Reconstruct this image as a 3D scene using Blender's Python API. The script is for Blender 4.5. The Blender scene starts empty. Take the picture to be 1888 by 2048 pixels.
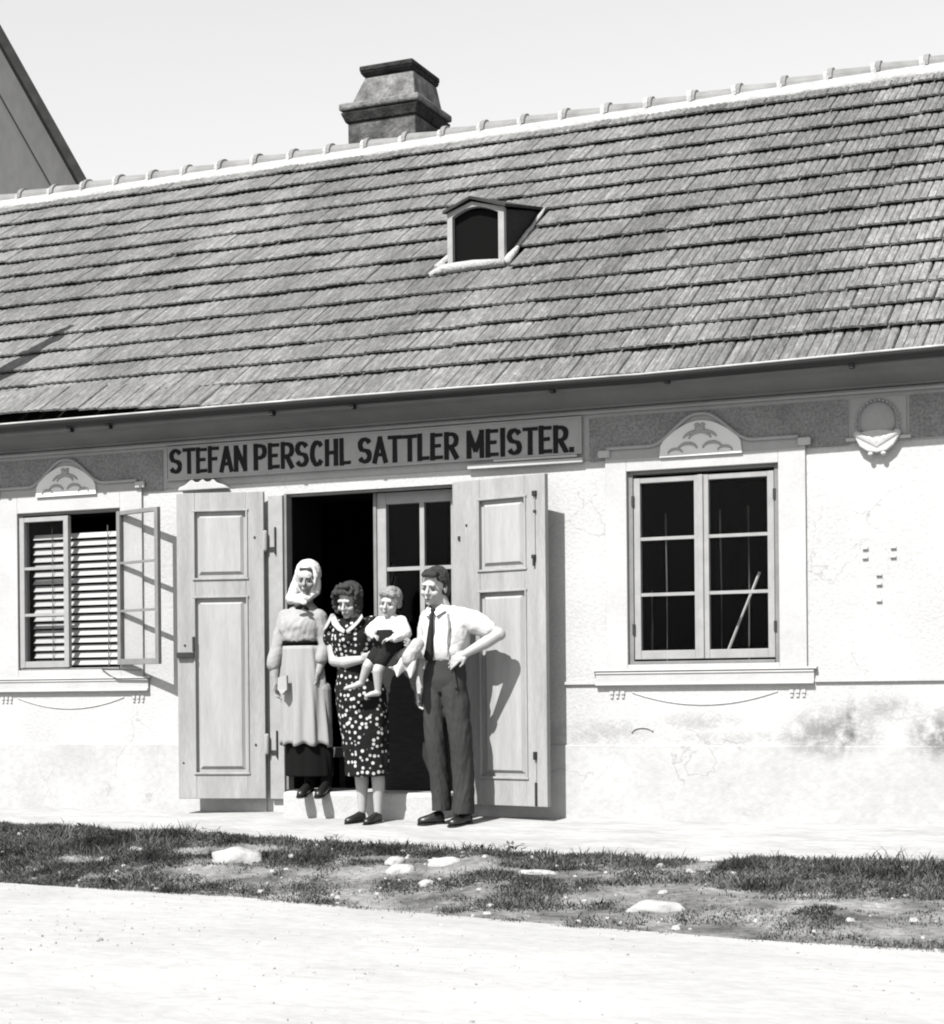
import bpy, bmesh, math, random
import numpy as np
from mathutils import Vector, Matrix, Quaternion
random.seed(7); rng = np.random.default_rng(7)
SC = bpy.context.scene
COL = SC.collection
R = math.radians

# ------------------------------------------------------------------ camera, sky, sun, exposure
F = 3570.0; PSI = 23.5; ROLL = 0.009
cam = bpy.data.objects.new('camera', bpy.data.cameras.new('camera')); COL.objects.link(cam)
cam.data.sensor_fit = 'VERTICAL'; cam.data.sensor_height = 36.0
cam.data.lens = F / 2048 * 36
cr, sr = math.cos(ROLL), math.sin(ROLL)
# principal point (944,1390) in the 1888x2048 frame
cam.data.shift_y = (1390 - 1024) / 2048.0
cam.location = (5.82, -11.54, 0.85)
cam.rotation_mode = 'QUATERNION'
base = Matrix.Rotation(R(PSI), 4, 'Z') @ Matrix.Rotation(R(90), 4, 'X')
cam.rotation_quaternion = (base @ Matrix.Rotation(-ROLL, 4, 'Z')).to_quaternion()
cam.data.clip_start = 0.1; cam.data.clip_end = 3000
SC.camera = cam

SUNV = Vector((0.20, 1.0, -1.225)).normalized()          # direction the light travels
sun = bpy.data.objects.new('sun', bpy.data.lights.new('sun', 'SUN')); COL.objects.link(sun)
sun.data.energy = 5.0; sun.data.angle = R(0.5); sun.data.color = (1, 0.99, 0.97)
sun.rotation_mode = 'QUATERNION'; sun.rotation_quaternion = SUNV.to_track_quat('-Z', 'Y')
W = bpy.data.worlds.new('World'); SC.world = W; W.use_nodes = True
nt = W.node_tree; nt.nodes.clear()
sky = nt.nodes.new('ShaderNodeTexSky'); sky.sky_type = 'NISHITA'; sky.sun_disc = False
sky.sun_elevation = math.asin(-SUNV.z)
sky.sun_rotation = math.atan2(-SUNV.x, -SUNV.y)          # clockwise from +Y
sky.air_density = 4.0; sky.dust_density = 0.5
bwn = nt.nodes.new('ShaderNodeRGBToBW'); bg = nt.nodes.new('ShaderNodeBackground'); wo = nt.nodes.new('ShaderNodeOutputWorld')
bg.inputs['Strength'].default_value = 0.083
nt.links.new(sky.outputs[0], bwn.inputs[0]); nt.links.new(bwn.outputs[0], bg.inputs[0]); nt.links.new(bg.outputs[0], wo.inputs[0])
SC.view_settings.view_transform = 'Standard'; SC.view_settings.look = 'None'
SC.view_settings.exposure = 1.08; SC.view_settings.gamma = 1.0; SC.view_settings.use_curve_mapping = False
SC.render.engine = 'CYCLES'
SC.cycles.use_denoising = True
SC.cycles.pixel_filter_type = 'BLACKMAN_HARRIS'; SC.cycles.filter_width = 2.0

# ------------------------------------------------------------------ materials (all grey: a black and white picture)
def mat(name, v, rough=0.85, spec=0.3, amt=0.0, scale=3.0, fine=0.0, fscale=60.0, bump=0.0, bscale=80.0, stretch=(1, 1, 1), bdist=0.01):
    m = bpy.data.materials.new(name); m.use_nodes = True
    n = m.node_tree; L = n.links; b = n.nodes['Principled BSDF']
    b.inputs['Roughness'].default_value = rough; b.inputs['Specular IOR Level'].default_value = spec
    b.inputs['Base Color'].default_value = (v, v, v, 1)
    geo = n.nodes.new('ShaderNodeNewGeometry'); mp = n.nodes.new('ShaderNodeMapping')
    mp.inputs['Scale'].default_value = stretch
    L.new(geo.outputs['Position'], mp.inputs[0])
    def noise(s, d=4):
        t = n.nodes.new('ShaderNodeTexNoise'); t.inputs['Scale'].default_value = s; t.inputs['Detail'].default_value = d
        L.new(mp.outputs[0], t.inputs[0]); return t.outputs['Fac']
    val = None
    def term(fac, a):
        mr = n.nodes.new('ShaderNodeMapRange'); L.new(fac, mr.inputs[0])
        mr.inputs[1].default_value = .28; mr.inputs[2].default_value = .72
        mr.inputs[3].default_value = 1 - a; mr.inputs[4].default_value = 1 + a
        return mr.outputs[0]
    def mul(a, c):
        x = n.nodes.new('ShaderNodeMath'); x.operation = 'MULTIPLY'
        L.new(a, x.inputs[0])
        if isinstance(c, float): x.inputs[1].default_value = c
        else: L.new(c, x.inputs[1])
        return x.outputs[0]
    if amt: val = term(noise(scale), amt)
    if fine:
        t = term(noise(fscale, 3), fine); val = mul(val, t) if val else t
    if val:
        L.new(mul(val, float(v)), b.inputs['Base Color'])
    if bump:
        bp = n.nodes.new('ShaderNodeBump'); bp.inputs['Strength'].default_value = bump; bp.inputs['Distance'].default_value = bdist
        L.new(noise(bscale, 5), bp.inputs['Height']); L.new(bp.outputs[0], b.inputs['Normal'])
    return m

M = {}
M['wall'] = mat('lime_plaster', 0.335, .95, .1, amt=.08, scale=1.6, fine=.07, fscale=38, bump=.6, bscale=48, bdist=.008)
M['smooth'] = mat('smooth_plaster', 0.32, .95, .1, amt=.08, scale=3, fine=.04, fscale=40, bump=.2, bscale=30)
M['plinth'] = mat('plinth_plaster', 0.31, .95, .1, amt=.10, scale=1.8, fine=.06, fscale=20, bump=.4, bscale=30)
M['frieze'] = mat('grey_limewash', 0.25, .95, .1, amt=.10, scale=4, fine=.05, fscale=50)
M['stipple'] = mat('stippled_render', 0.17, .95, .05, amt=.15, scale=5, fine=.30, fscale=55, bump=1.0, bscale=70, bdist=.012)
M['cove'] = mat('cornice_paint', 0.13, .9, .1, amt=.12, scale=3, fine=.05)
M['relief'] = mat('relief_white', 0.5, .9, .1, amt=.05)
M['leafrel'] = mat('relief_grey', 0.25, .9, .1)
M['board'] = mat('sign_paint', 0.24, .8, .2, amt=.08, scale=4, fine=.05)
M['letter'] = mat('black_letter_paint', 0.004, .7, .2)
M['door'] = mat('door_paint', 0.22, .75, .2, amt=.15, scale=2.2, fine=.10, fscale=22, bump=.2, bscale=14, stretch=(6, 6, .8))
M['doorp'] = mat('door_panel_paint', 0.25, .75, .2, amt=.12, scale=2.4, fine=.06, fscale=16, bump=.12, bscale=14, stretch=(6, 6, .7))
M['winp'] = mat('window_paint', 0.14, .75, .2, amt=.14, scale=7, fine=.07, bump=.1)
M['winw'] = mat('sash_paint', 0.22, .7, .2, amt=.10, scale=9, fine=.05)
M['slat'] = mat('blind_slat_paint', 0.27, .7, .2, amt=.05)
M['bead'] = mat('lit_bead_zinc', .27, .6, .3, amt=.3, scale=6)  # pale copy of the zinc, sunlit rim put into the colour
M['iron'] = mat('dark_iron', 0.01, .6, .4, amt=.3, scale=30)
M['zinc'] = mat('shaded_gutter_zinc', 0.008, .6, .4, amt=.2, scale=10)  # near-black copy of the zinc, shade of the underside put into the colour
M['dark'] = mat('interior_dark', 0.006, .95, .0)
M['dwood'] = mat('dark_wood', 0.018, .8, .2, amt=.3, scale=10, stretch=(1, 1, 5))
M['bench'] = mat('bench_wood', 0.08, .8, .2, amt=.2, scale=10)
M['mortar'] = mat('lime_mortar', 0.27, .95, .1, amt=.18, scale=9, fine=.1, bump=.8, bscale=30, bdist=.02)
M['ridge'] = mat('ridge_clay', 0.15, .9, .15, amt=.2, scale=5, fine=.1, bump=.3)
M['under'] = mat('roof_underlay', .02, .95, .0)
M['chim'] = mat('chimney_render', 0.062, .95, .1, amt=.65, scale=4.5, fine=.3, fscale=22, bump=.8, bscale=25, bdist=.02)
M['chimc'] = mat('chimney_cornice', 0.12, .95, .1, amt=.5, scale=7, fine=.25, fscale=30, bump=.8, bscale=25, bdist=.02)
M['chimd'] = mat('chimney_cap', 0.022, .95, .1, amt=.6, scale=9, fine=.3, bump=.8, bscale=25, bdist=.02)
M['gable'] = mat('gable_boards', 0.1, .9, .1, amt=.12, scale=1.5, fine=.06, fscale=12, stretch=(1, 1, .4))
M['verge'] = mat('verge_tiles', 0.03, .9, .1, amt=.3, scale=6)
M['stone'] = mat('pale_stone', 0.27, .9, .2, amt=.15, scale=8, bump=.8, bscale=20, bdist=.02)
M['step'] = mat('step_stone', 0.31, .9, .2, amt=.10, scale=4, fine=.08, bump=.5, bscale=20)
M['skin'] = mat('skin', 0.28, .55, .35, amt=.05, scale=30)
M['skin_tan'] = mat('tanned_skin', 0.2, .55, .35, amt=.06, scale=30)
M['skin_w'] = mat('weathered_skin', 0.19, .6, .3, amt=.12, scale=40, bump=.3, bscale=90)
M['eye'] = mat('eye_shade', 0.012, .4, .4)
M['lip'] = mat('lips', 0.07, .5, .3)
M['hair'] = mat('dark_hair', 0.008, .5, .5, bump=1, bscale=90, stretch=(1, 3, 3), bdist=.01)
M['hairb'] = mat('brown_hair', 0.014, .5, .5, bump=1, bscale=90, stretch=(1, 3, 3), bdist=.01)
M['hairf'] = mat('fair_hair', 0.15, .6, .4, amt=.3, scale=50, bump=1, bscale=80, bdist=.01)
M['shirt'] = mat('white_cotton', 0.42, .9, .1, amt=.03, bump=.30, bscale=9, stretch=(1, 1, .6), bdist=.03)
M['scarf'] = mat('white_headscarf', 0.42, .9, .1, bump=.4, bscale=14, bdist=.03)
M['blouse'] = mat('grey_blouse', 0.23, .9, .1, amt=.07, scale=8, bump=.35, bscale=9, bdist=.03)
M['apron'] = mat('pale_apron', 0.225, .9, .1, amt=.06, scale=3, fine=.03, bump=.15, bscale=7, stretch=(2, 2, .5), bdist=.02)
M['skirt'] = mat('dark_skirt', 0.006, .95, .05)
M['trouser'] = mat('wool_trousers', 0.032, .95, .1, amt=.10, scale=4, fine=.08, fscale=120, bump=.12, bscale=5, stretch=(1.2, 1.2, .8), bdist=.03)
M['tie'] = mat('dark_tie', 0.01, .8, .2, fine=.4, fscale=120)
M['strap'] = mat('elastic_brace', 0.15, .8, .2)
M['shoe'] = mat('black_leather', 0.007, .4, .5)
M['knit'] = mat('dark_knit', 0.012, .95, .1, fine=.3, fscale=100)
M['cloth'] = mat('grey_cloth', 0.27, .9, .1, bump=.5, bscale=30)
M['soil'] = mat('dry_soil', 0.125, .95, .1, amt=.60, scale=3.4, fine=.25, fscale=22, bump=1, bscale=20, bdist=.03)
M['road'] = mat('pale_road_dust', 0.28, .95, .1, amt=.10, scale=1.6, fine=.07, fscale=16, bump=.7, bscale=7, stretch=(.75, 1.0, 1), bdist=.02)
M['pave'] = mat('pale_pavement', 0.265, .95, .1, amt=.16, scale=3.2, fine=.10, fscale=18, bump=.9, bscale=12, stretch=(.6, 1.5, 1), bdist=.02)
M['earth'] = mat('far_ground', .3, .95, .1, amt=.2)

def glass():
    m = bpy.data.materials.new('window_glass'); m.use_nodes = True; n = m.node_tree; n.nodes.clear()
    o = n.nodes.new('ShaderNodeOutputMaterial'); mx = n.nodes.new('ShaderNodeMixShader')
    t = n.nodes.new('ShaderNodeBsdfTransparent'); g = n.nodes.new('ShaderNodeBsdfGlossy')
    t.inputs[0].default_value = (.965, .965, .965, 1); g.inputs['Roughness'].default_value = .02
    mx.inputs[0].default_value = .005
    n.links.new(t.outputs[0], mx.inputs[1]); n.links.new(g.outputs[0], mx.inputs[2]); n.links.new(mx.outputs[0], o.inputs[0]); return m
M['glass'] = glass()

def tile_mat():
    m = bpy.data.materials.new('weathered_clay_tile'); m.use_nodes = True
    n = m.node_tree; L = n.links; b = n.nodes['Principled BSDF']
    b.inputs['Roughness'].default_value = .95; b.inputs['Specular IOR Level'].default_value = .12
    geo = n.nodes.new('ShaderNodeNewGeometry'); oi = n.nodes.new('ShaderNodeObjectInfo')
    add = n.nodes.new('ShaderNodeMath'); add.operation = 'ADD'
    L.new(geo.outputs['Random Per Island'], add.inputs[0]); L.new(oi.outputs['Random'], add.inputs[1])
    fr = n.nodes.new('ShaderNodeMath'); fr.operation = 'FRACT'; L.new(add.outputs[0], fr.inputs[0])
    def mr(src, a, b_, lo, hi):
        x = n.nodes.new('ShaderNodeMapRange'); L.new(src, x.inputs[0])
        for i, v in enumerate((a, b_, lo, hi)): x.inputs[i + 1].default_value = v
        return x.outputs[0]
    def noise(sc, st, d=4):
        mp = n.nodes.new('ShaderNodeMapping'); mp.inputs['Scale'].default_value = st; L.new(geo.outputs['Position'], mp.inputs[0])
        t = n.nodes.new('ShaderNodeTexNoise'); t.inputs['Scale'].default_value = sc; t.inputs['Detail'].default_value = d
        L.new(mp.outputs[0], t.inputs[0]); return t.outputs['Fac']
    def mul(a, c):
        x = n.nodes.new('ShaderNodeMath'); x.operation = 'MULTIPLY'; L.new(a, x.inputs[0])
        if isinstance(c, float): x.inputs[1].default_value = c
        else: L.new(c, x.inputs[1])
        return x.outputs[0]
    v = mr(fr.outputs[0], 0, 1, .90, 1.10)
    v = mul(v, mr(noise(.9, (1.0, .38, .38)), .3, .7, .68, 1.32))     # broad weathering running down the slope
    v = mul(v, mr(noise(16, (2.0, .22, .22)), .3, .7, .74, 1.26))      # streaks along each tile
    v = mul(v, mr(noise(34, (2.0, .30, .30)), .3, .7, .70, 1.30))
    v = mul(v, mr(noise(55, (1, 1, 1), 3), .3, .7, .85, 1.15))
    v = mul(v, mr(noise(17, (1, 1, 1), 5), .60, .72, 1.0, 1.45))         # lichen
    v = mul(v, mr(noise(9, (1, .8, .8), 5), .22, .36, .62, 1.0))          # soot and moss
    v = mul(v, TILEV)
    L.new(v, b.inputs['Base Color'])
    bp = n.nodes.new('ShaderNodeBump'); bp.inputs['Strength'].default_value = .6; bp.inputs['Distance'].default_value = .01
    L.new(noise(40, (1, 1, 1)), bp.inputs['Height']); L.new(bp.outputs[0], b.inputs['Normal'])
    return m
TILEV = .112
M['tile'] = tile_mat()

def polka():
    m = bpy.data.materials.new('spotted_dress_print'); m.use_nodes = True
    n = m.node_tree; L = n.links; b = n.nodes['Principled BSDF']; b.inputs['Roughness'].default_value = .9
    b.inputs['Specular IOR Level'].default_value = .1
    geo = n.nodes.new('ShaderNodeNewGeometry')
    vo = n.nodes.new('ShaderNodeTexVoronoi'); vo.inputs['Scale'].default_value = 26; vo.inputs['Randomness'].default_value = .75
    L.new(geo.outputs['Position'], vo.inputs['Vector'])
    x = n.nodes.new('ShaderNodeMapRange'); L.new(vo.outputs['Distance'], x.inputs[0])
    x.inputs[1].default_value = .25; x.inputs[2].default_value = .36; x.inputs[3].default_value = .36; x.inputs[4].default_value = .008
    L.new(x.outputs[0], b.inputs['Base Color']); return m
M['polka'] = polka()

def stained():
    """white wall plaster with damp stains and pecked render, low down on the right"""
    m = M['plinth']; return m

# ------------------------------------------------------------------ mesh building
class MB:
    def __init__(s): s.v = []; s.f = []
    def add(s, vs, fs):
        o = len(s.v); s.v += [tuple(p) for p in vs]; s.f += [tuple(i + o for i in q) for q in fs]; return s
    def box(s, x0, x1, y0, y1, z0, z1, T=None):
        vs = [(x, y, z) for x in (x0, x1) for y in (y0, y1) for z in (z0, z1)]
        if T: vs = [T @ Vector(p) for p in vs]
        return s.add(vs, [(0, 1, 3, 2), (4, 6, 7, 5), (0, 4, 5, 1), (2, 3, 7, 6), (0, 2, 6, 4), (1, 5, 7, 3)])
    def rings(s, rs, caps=True):
        n = len(rs[0]); o = len(s.v)
        for r in rs: s.v += [tuple(p) for p in r]
        for i in range(len(rs) - 1):
            for j in range(n):
                k = (j + 1) % n
                s.f.append((o + i * n + j, o + i * n + k, o + (i + 1) * n + k, o + (i + 1) * n + j))
        if caps:
            s.f.append(tuple(o + j for j in reversed(range(n)))); s.f.append(tuple(o + (len(rs) - 1) * n + j for j in range(n)))
        return s
    def ell(s, c, r, rot=None, n=14, m=9):
        rs = []
        for i in range(m):
            t = -math.pi / 2 + math.pi * (i + .5) / m
            ring = []
            for j in range(n):
                a = 2 * math.pi * j / n
                p = Vector((r[0] * math.cos(t) * math.cos(a), r[1] * math.cos(t) * math.sin(a), r[2] * math.sin(t) * (1 / math.sin(math.pi / 2 - math.pi / 2 / m))))
                if rot is not None: p = rot @ p
                ring.append(p + Vector(c))
            rs.append(ring)
        return s.rings(rs)
    def cap(s, a, ra, b, rb, n=12):
        """tapered capsule"""
        a = Vector(a); b = Vector(b); d = b - a
        q = (d if d.length > 1e-6 else Vector((0, 0, 1))).to_track_quat('Z', 'Y')
        rs = []
        for (c, r, ang) in [(a, ra, -75), (a, ra, -50), (a, ra, -25), (a, ra, 0), (b, rb, 0), (b, rb, 25), (b, rb, 50), (b, rb, 75)]:
            z = r * math.sin(R(ang)); rr = r * math.cos(R(ang))
            rs.append([c + q @ Vector((rr * math.cos(2 * math.pi * j / n), rr * math.sin(2 * math.pi * j / n), z)) for j in range(n)])
        return s.rings(rs)
    def chain(s, pts, n=12):
        for (a, ra), (b, rb) in zip(pts[:-1], pts[1:]): s.cap(a, ra, b, rb, n)
        return s
    def tube(s, pts, r, n=6, closed=False):
        pts = [Vector(p) for p in pts]; rs = []
        for i, p in enumerate(pts):
            d = (pts[min(i + 1, len(pts) - 1)] - pts[max(i - 1, 0)])
            q = d.to_track_quat('Z', 'Y'); rr = r[i] if isinstance(r, (list, tuple)) else r
            rs.append([p + q @ Vector((rr * math.cos(2 * math.pi * j / n), rr * math.sin(2 * math.pi * j / n), 0)) for j in range(n)])
        return s.rings(rs)
    def prof(s, pr, x0, x1, caps=True):
        """(y,z) profile swept along x"""
        return s.rings([[(x0, y, z) for y, z in pr], [(x1, y, z) for y, z in pr]], caps)
    def poly(s, pts, y0, y1):
        """(x,z) polygon given thickness in y"""
        return s.rings([[(x, y1, z) for x, z in pts], [(x, y0, z) for x, z in pts]])
    def build(s, name, m, parent=None, smooth=False, bevel=0.0, kind=None):
        me = bpy.data.meshes.new(name); me.from_pydata(s.v, [], s.f); me.update()
        bm = bmesh.new(); bm.from_mesh(me); bmesh.ops.recalc_face_normals(bm, faces=bm.faces); bm.to_mesh(me); bm.free()
        me.materials.append(M[m] if isinstance(m, str) else m)
        o = bpy.data.objects.new(name, me); COL.objects.link(o)
        if smooth: me.polygons.foreach_set('use_smooth', [True] * len(me.polygons))
        if bevel:
            b = o.modifiers.new('bevel', 'BEVEL'); b.width = bevel; b.segments = 2; b.limit_method = 'ANGLE'; b.angle_limit = R(40)
        if parent is not None: attach(o, parent)
        if kind: o['kind'] = kind
        return o

def attach(o, p):
    o.parent = p
    o.matrix_parent_inverse = Matrix.Translation(-Vector(p.location)) if p.type == 'EMPTY' else Matrix.Identity(4)
def root(name, loc, label, cat, group=None):
    o = bpy.data.objects.new(name, None); COL.objects.link(o); o.location = loc; o.empty_display_size = .1
    o['label'] = label; o['category'] = cat
    if group: o['group'] = group
    return o
def tag(o, label, cat, group=None):
    o['label'] = label; o['category'] = cat
    if group: o['group'] = group
    return o
def remesh(o, vox, sm=4, disp=0.0, dsize=.12, fac=.5):
    r = o.modifiers.new('voxel', 'REMESH'); r.mode = 'VOXEL'; r.voxel_size = vox; r.use_smooth_shade = True
    if sm:
        s = o.modifiers.new('smooth', 'SMOOTH'); s.iterations = sm; s.factor = fac
    if disp:
        t = bpy.data.textures.new('folds', 'CLOUDS'); t.noise_scale = dsize; t.noise_depth = 1
        d = o.modifiers.new('folds', 'DISPLACE'); d.texture = t; d.strength = disp; d.mid_level = .5; d.texture_coords = 'GLOBAL'
    return o

# ================================================================== GROUND
def lerp_line(tab, x):
    return float(np.interp(x, [p[0] for p in tab], [p[1] for p in tab]))
PE = [(-60, -1.0), (-3.4, -1.0), (-1.2, -1.13), (1, -1.42), (2.6, -1.62), (4.4, -1.62), (60, -1.8)]        # pavement edge
ZR = -.33
RE = [(-60, -2.0), (-3.2, -2.12), (-1.5, -2.32), (.5, -2.62), (2.2, -3.05), (3.6, -3.35), (4.6, -3.42), (60, -3.6)]   # road edge
def gz(x, y):
    pe = lerp_line(PE, x); re = lerp_line(RE, x)
    if y >= pe: return .08 * y
    if y <= re: return ZR
    t = (pe - y) / (pe - re); t = t * t * (3 - 2 * t) * .5 + t * .5
    return .08 * pe + (ZR - .08 * pe) * t
import mathutils.noise as mn
def hn(x, y, s, a): return a * mn.noise(Vector((x * s, y * s, 3.1)))
def sheet(name, xs, f0, f1, ny, zf, m):
    vs = []; fs = []
    for x in xs:
        a, b = f0(x), f1(x)
        for j in range(ny + 1):
            y = a + (b - a) * j / ny; vs.append((x, y, zf(x, y)))
    for i in range(len(xs) - 1):
        for j in range(ny):
            q = i * (ny + 1) + j; fs.append((q, q + 1, q + ny + 2, q + ny + 1))
    mb = MB(); mb.add(vs, fs)
    return mb.build(name, m, smooth=True, kind='structure')
XF = [-60, -30, -15, -8] + [round(-6 + i * .12, 3) for i in range(int(12.5 / .12))] + [8, 12, 20, 40, 60]
edge_wob = lambda x: hn(x, 0, 1.7, .10) + hn(x, 5, 6, .03)
sheet('pavement', XF, lambda x: .02, lambda x: lerp_line(PE, x) - .15, 14, lambda x, y: gz(x, y) + (hn(x, y, 2.5, .010) if y < -.5 else 0) - .002, 'pave')
def vz(x, y):
    re = lerp_line(RE, x); k = max(0, min(1, (y - re) / .35))
    return gz(x, y) + .012 * (1 if k > 0 else 1) + (hn(x, y, 2.2, .030) + hn(x, y, 7, .012)) * k
sheet('verge', XF, lambda x: lerp_line(PE, x) + .02, lambda x: lerp_line(RE, x) - .03, 18,
      vz, 'soil')
sheet('road', XF, lambda x: lerp_line(RE, x) + .04 + edge_wob(x) * .35, lambda x: -40, 90, lambda x, y: ZR + .017 + (hn(x, y, .9, .010) if y < lerp_line(RE, x) - .5 else 0), 'road')
g = MB(); g.box(-900, 900, -900, 900, -.70, -.60); g.build('ground', 'earth', kind='structure')

# ---- grass on the verge (uncountable): blades with gaps where the soil shows
def grass():
    N = 420000
    X = rng.uniform(-4.6, 5.4, N); t = rng.uniform(-.06, 1.02, N)
    pe = np.interp(X, [p[0] for p in PE], [p[1] for p in PE]); re = np.interp(X, [p[0] for p in RE], [p[1] for p in RE])
    Y = pe + (re - pe) * t
    keep = np.zeros(N, bool); zz = np.zeros(N); hh = np.zeros(N)
    bare = [(-.35, -1.62, .42, .10), (-.62, -1.55, .45, .06), (-.1, -1.5, .35, .09), (-1.2, -1.8, .25, .08), (1.3, -2.0, .45, .20), (1.0, -1.75, .3, .07), (2.1, -2.0, .3, .07), (1.35, -2.05, .26, .16), (1.75, -1.95, .28, .05), (2.25, -2.1, .25, .05), (3.1, -2.35, .7, .10), (3.0, -1.70, .10, .25), (3.7, -2.55, .8, .10), (2.6, -2.5, .4, .10)]
    for i in range(N):
        x, y, q = X[i], Y[i], t[i]
        n1 = mn.noise(Vector((x * 1.6, y * 2.2, 0))) + .6 * mn.noise(Vector((x * 5, y * 6, 4)))
        cover = .36 - n1 * 1.15 - max(0, q - .35) * .95
        cover += .75 * max(0, min(1, (-.2 - x) / .9)) - (.0)
        cover += .5 if (x > 3.2 and q < .42) else 0
        if x > 2.4 and q > .5: cover -= .25
        for bx, by, rx, ry in bare:
            d = ((x - bx) / rx) ** 2 + ((y - by) / ry) ** 2
            if d < 1.4: cover -= (1.4 - d) * .9
        if q < 0.02: cover -= .25
        if rng.random() < max(.015, min(1, .45 + cover)) * (1 if q > 0 else .35):
            keep[i] = True; zz[i] = vz(x, y) - .01
            hh[i] = (.009 + .019 * rng.random()) * (1.25 if q < .15 else 1) * (1 + max(0, cover) * .5)
            if rng.random() < .05 and n1 < -.1: hh[i] *= 2.1
    X, Y, Z, H = X[keep], Y[keep], zz[keep], hh[keep]; n = len(X)
    a = rng.uniform(0, 2 * np.pi, n); w = rng.uniform(.002, .0055, n); b = rng.uniform(0, 2 * np.pi, n); l = H * rng.uniform(.2, 1.1, n)
    dx, dy = np.cos(a) * w, np.sin(a) * w; lx, ly = np.cos(b) * l, np.sin(b) * l
    V = np.empty((n, 5, 3))
    V[:, 0] = np.c_[X - dx, Y - dy, Z - .005]; V[:, 1] = np.c_[X + dx, Y + dy, Z - .005]
    V[:, 2] = np.c_[X - dx * .7 + lx * .4, Y - dy * .7 + ly * .4, Z + H * .6]; V[:, 3] = np.c_[X + dx * .7 + lx * .4, Y + dy * .7 + ly * .4, Z + H * .6]
    V[:, 4] = np.c_[X + lx, Y + ly, Z + H]
    me = bpy.data.meshes.new('grass'); me.vertices.add(n * 5); me.vertices.foreach_set('co', V.reshape(-1))
    k = np.arange(n) * 5
    lp = np.c_[k, k + 1, k + 3, k + 2, k + 2, k + 3, k + 4].reshape(-1)
    me.loops.add(n * 7); me.loops.foreach_set('vertex_index', lp)
    st = np.c_[np.arange(n) * 7, np.arange(n) * 7 + 4].reshape(-1)
    me.polygons.add(n * 2); me.polygons.foreach_set('loop_start', st)
    me.update(calc_edges=True); me.validate()
    m = bpy.data.materials.new('grass_blades'); m.use_nodes = True; nn = m.node_tree; bb = nn.nodes['Principled BSDF']
    bb.inputs['Roughness'].default_value = .9; bb.inputs['Specular IOR Level'].default_value = .15
    gg = nn.nodes.new('ShaderNodeNewGeometry'); rr = nn.nodes.new('ShaderNodeMapRange'); rr.inputs[3].default_value = .012; rr.inputs[4].default_value = .085
    tn = nn.nodes.new('ShaderNodeTexNoise'); tn.inputs['Scale'].default_value = 3.5; tn.inputs['Detail'].default_value = 4; nn.links.new(gg.outputs['Position'], tn.inputs[0])
    tr = nn.nodes.new('ShaderNodeMapRange'); nn.links.new(tn.outputs['Fac'], tr.inputs[0]); tr.inputs[1].default_value = .35; tr.inputs[2].default_value = .68; tr.inputs[3].default_value = .45; tr.inputs[4].default_value = 1.9
    tm = nn.nodes.new('ShaderNodeMath'); tm.operation = 'MULTIPLY'
    nn.links.new(gg.outputs['Random Per Island'], rr.inputs[0]); nn.links.new(rr.outputs[0], tm.inputs[0]); nn.links.new(tr.outputs[0], tm.inputs[1]); nn.links.new(tm.outputs[0], bb.inputs['Base Color'])
    me.materials.append(m)
    o = bpy.data.objects.new('grass', me); COL.objects.link(o); o['kind'] = 'stuff'
    o['label'] = 'dark short grass on the bank beside the pale road'; o['category'] = 'grass'
    return o
grass()

def gravel(name, N, xr, f0, f1, s0, s1, m, zf, seed):
    r = random.Random(seed); bm = MB()
    for i in range(N):
        x = r.uniform(*xr); y = f0(x) + (f1(x) - f0(x)) * r.random() ** 1.3; sz = s0 + (s1 - s0) * r.random() ** 3; z = zf(x, y)
        a = r.uniform(0, 6.28); ca, sa = math.cos(a), math.sin(a); ax, ay, az = sz * r.uniform(.8, 1.4), sz * r.uniform(.6, 1), sz * r.uniform(.35, .7)
        k = [(ax, 0), (ax * .3, ay), (-ax * .8, ay * .6), (-ax, -ay * .3), (0, -ay), (ax * .8, -ay * .6)]
        k = [(u * r.uniform(.8, 1.2), v * r.uniform(.8, 1.2)) for u, v in k]
        vs = [(x + u * ca - v * sa, y + u * sa + v * ca, z - .003) for u, v in k] + [(x + .6 * (u * ca - v * sa), y + .6 * (u * sa + v * ca), z + az * r.uniform(.7, 1.1)) for u, v in k]
        bm.add(vs, [tuple(range(6, 12))] + [(j, (j + 1) % 6, 6 + (j + 1) % 6, 6 + j) for j in range(6)])
    o = bm.build(name, m, kind='stuff'); return o
o = gravel('gravel', 500, (-4, 5), lambda x: lerp_line(PE, x), lambda x: lerp_line(RE, x), .006, .030, 'cloth', lambda x, y: vz(x, y), 3)
o['label'] = 'scattered pale gravel on the bare soil of the bank'; o['category'] = 'gravel'
M['grit'] = mat('road_grit', .23, .95, .1, amt=.4, scale=6)
o = gravel('road_grit', 1700, (-3.5, 6), lambda x: lerp_line(RE, x), lambda x: -7.2, .003, .013, 'grit', lambda x, y: ZR + .017, 4)
o['label'] = 'fine loose grit lying on the pale road surface'; o['category'] = 'grit'
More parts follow.
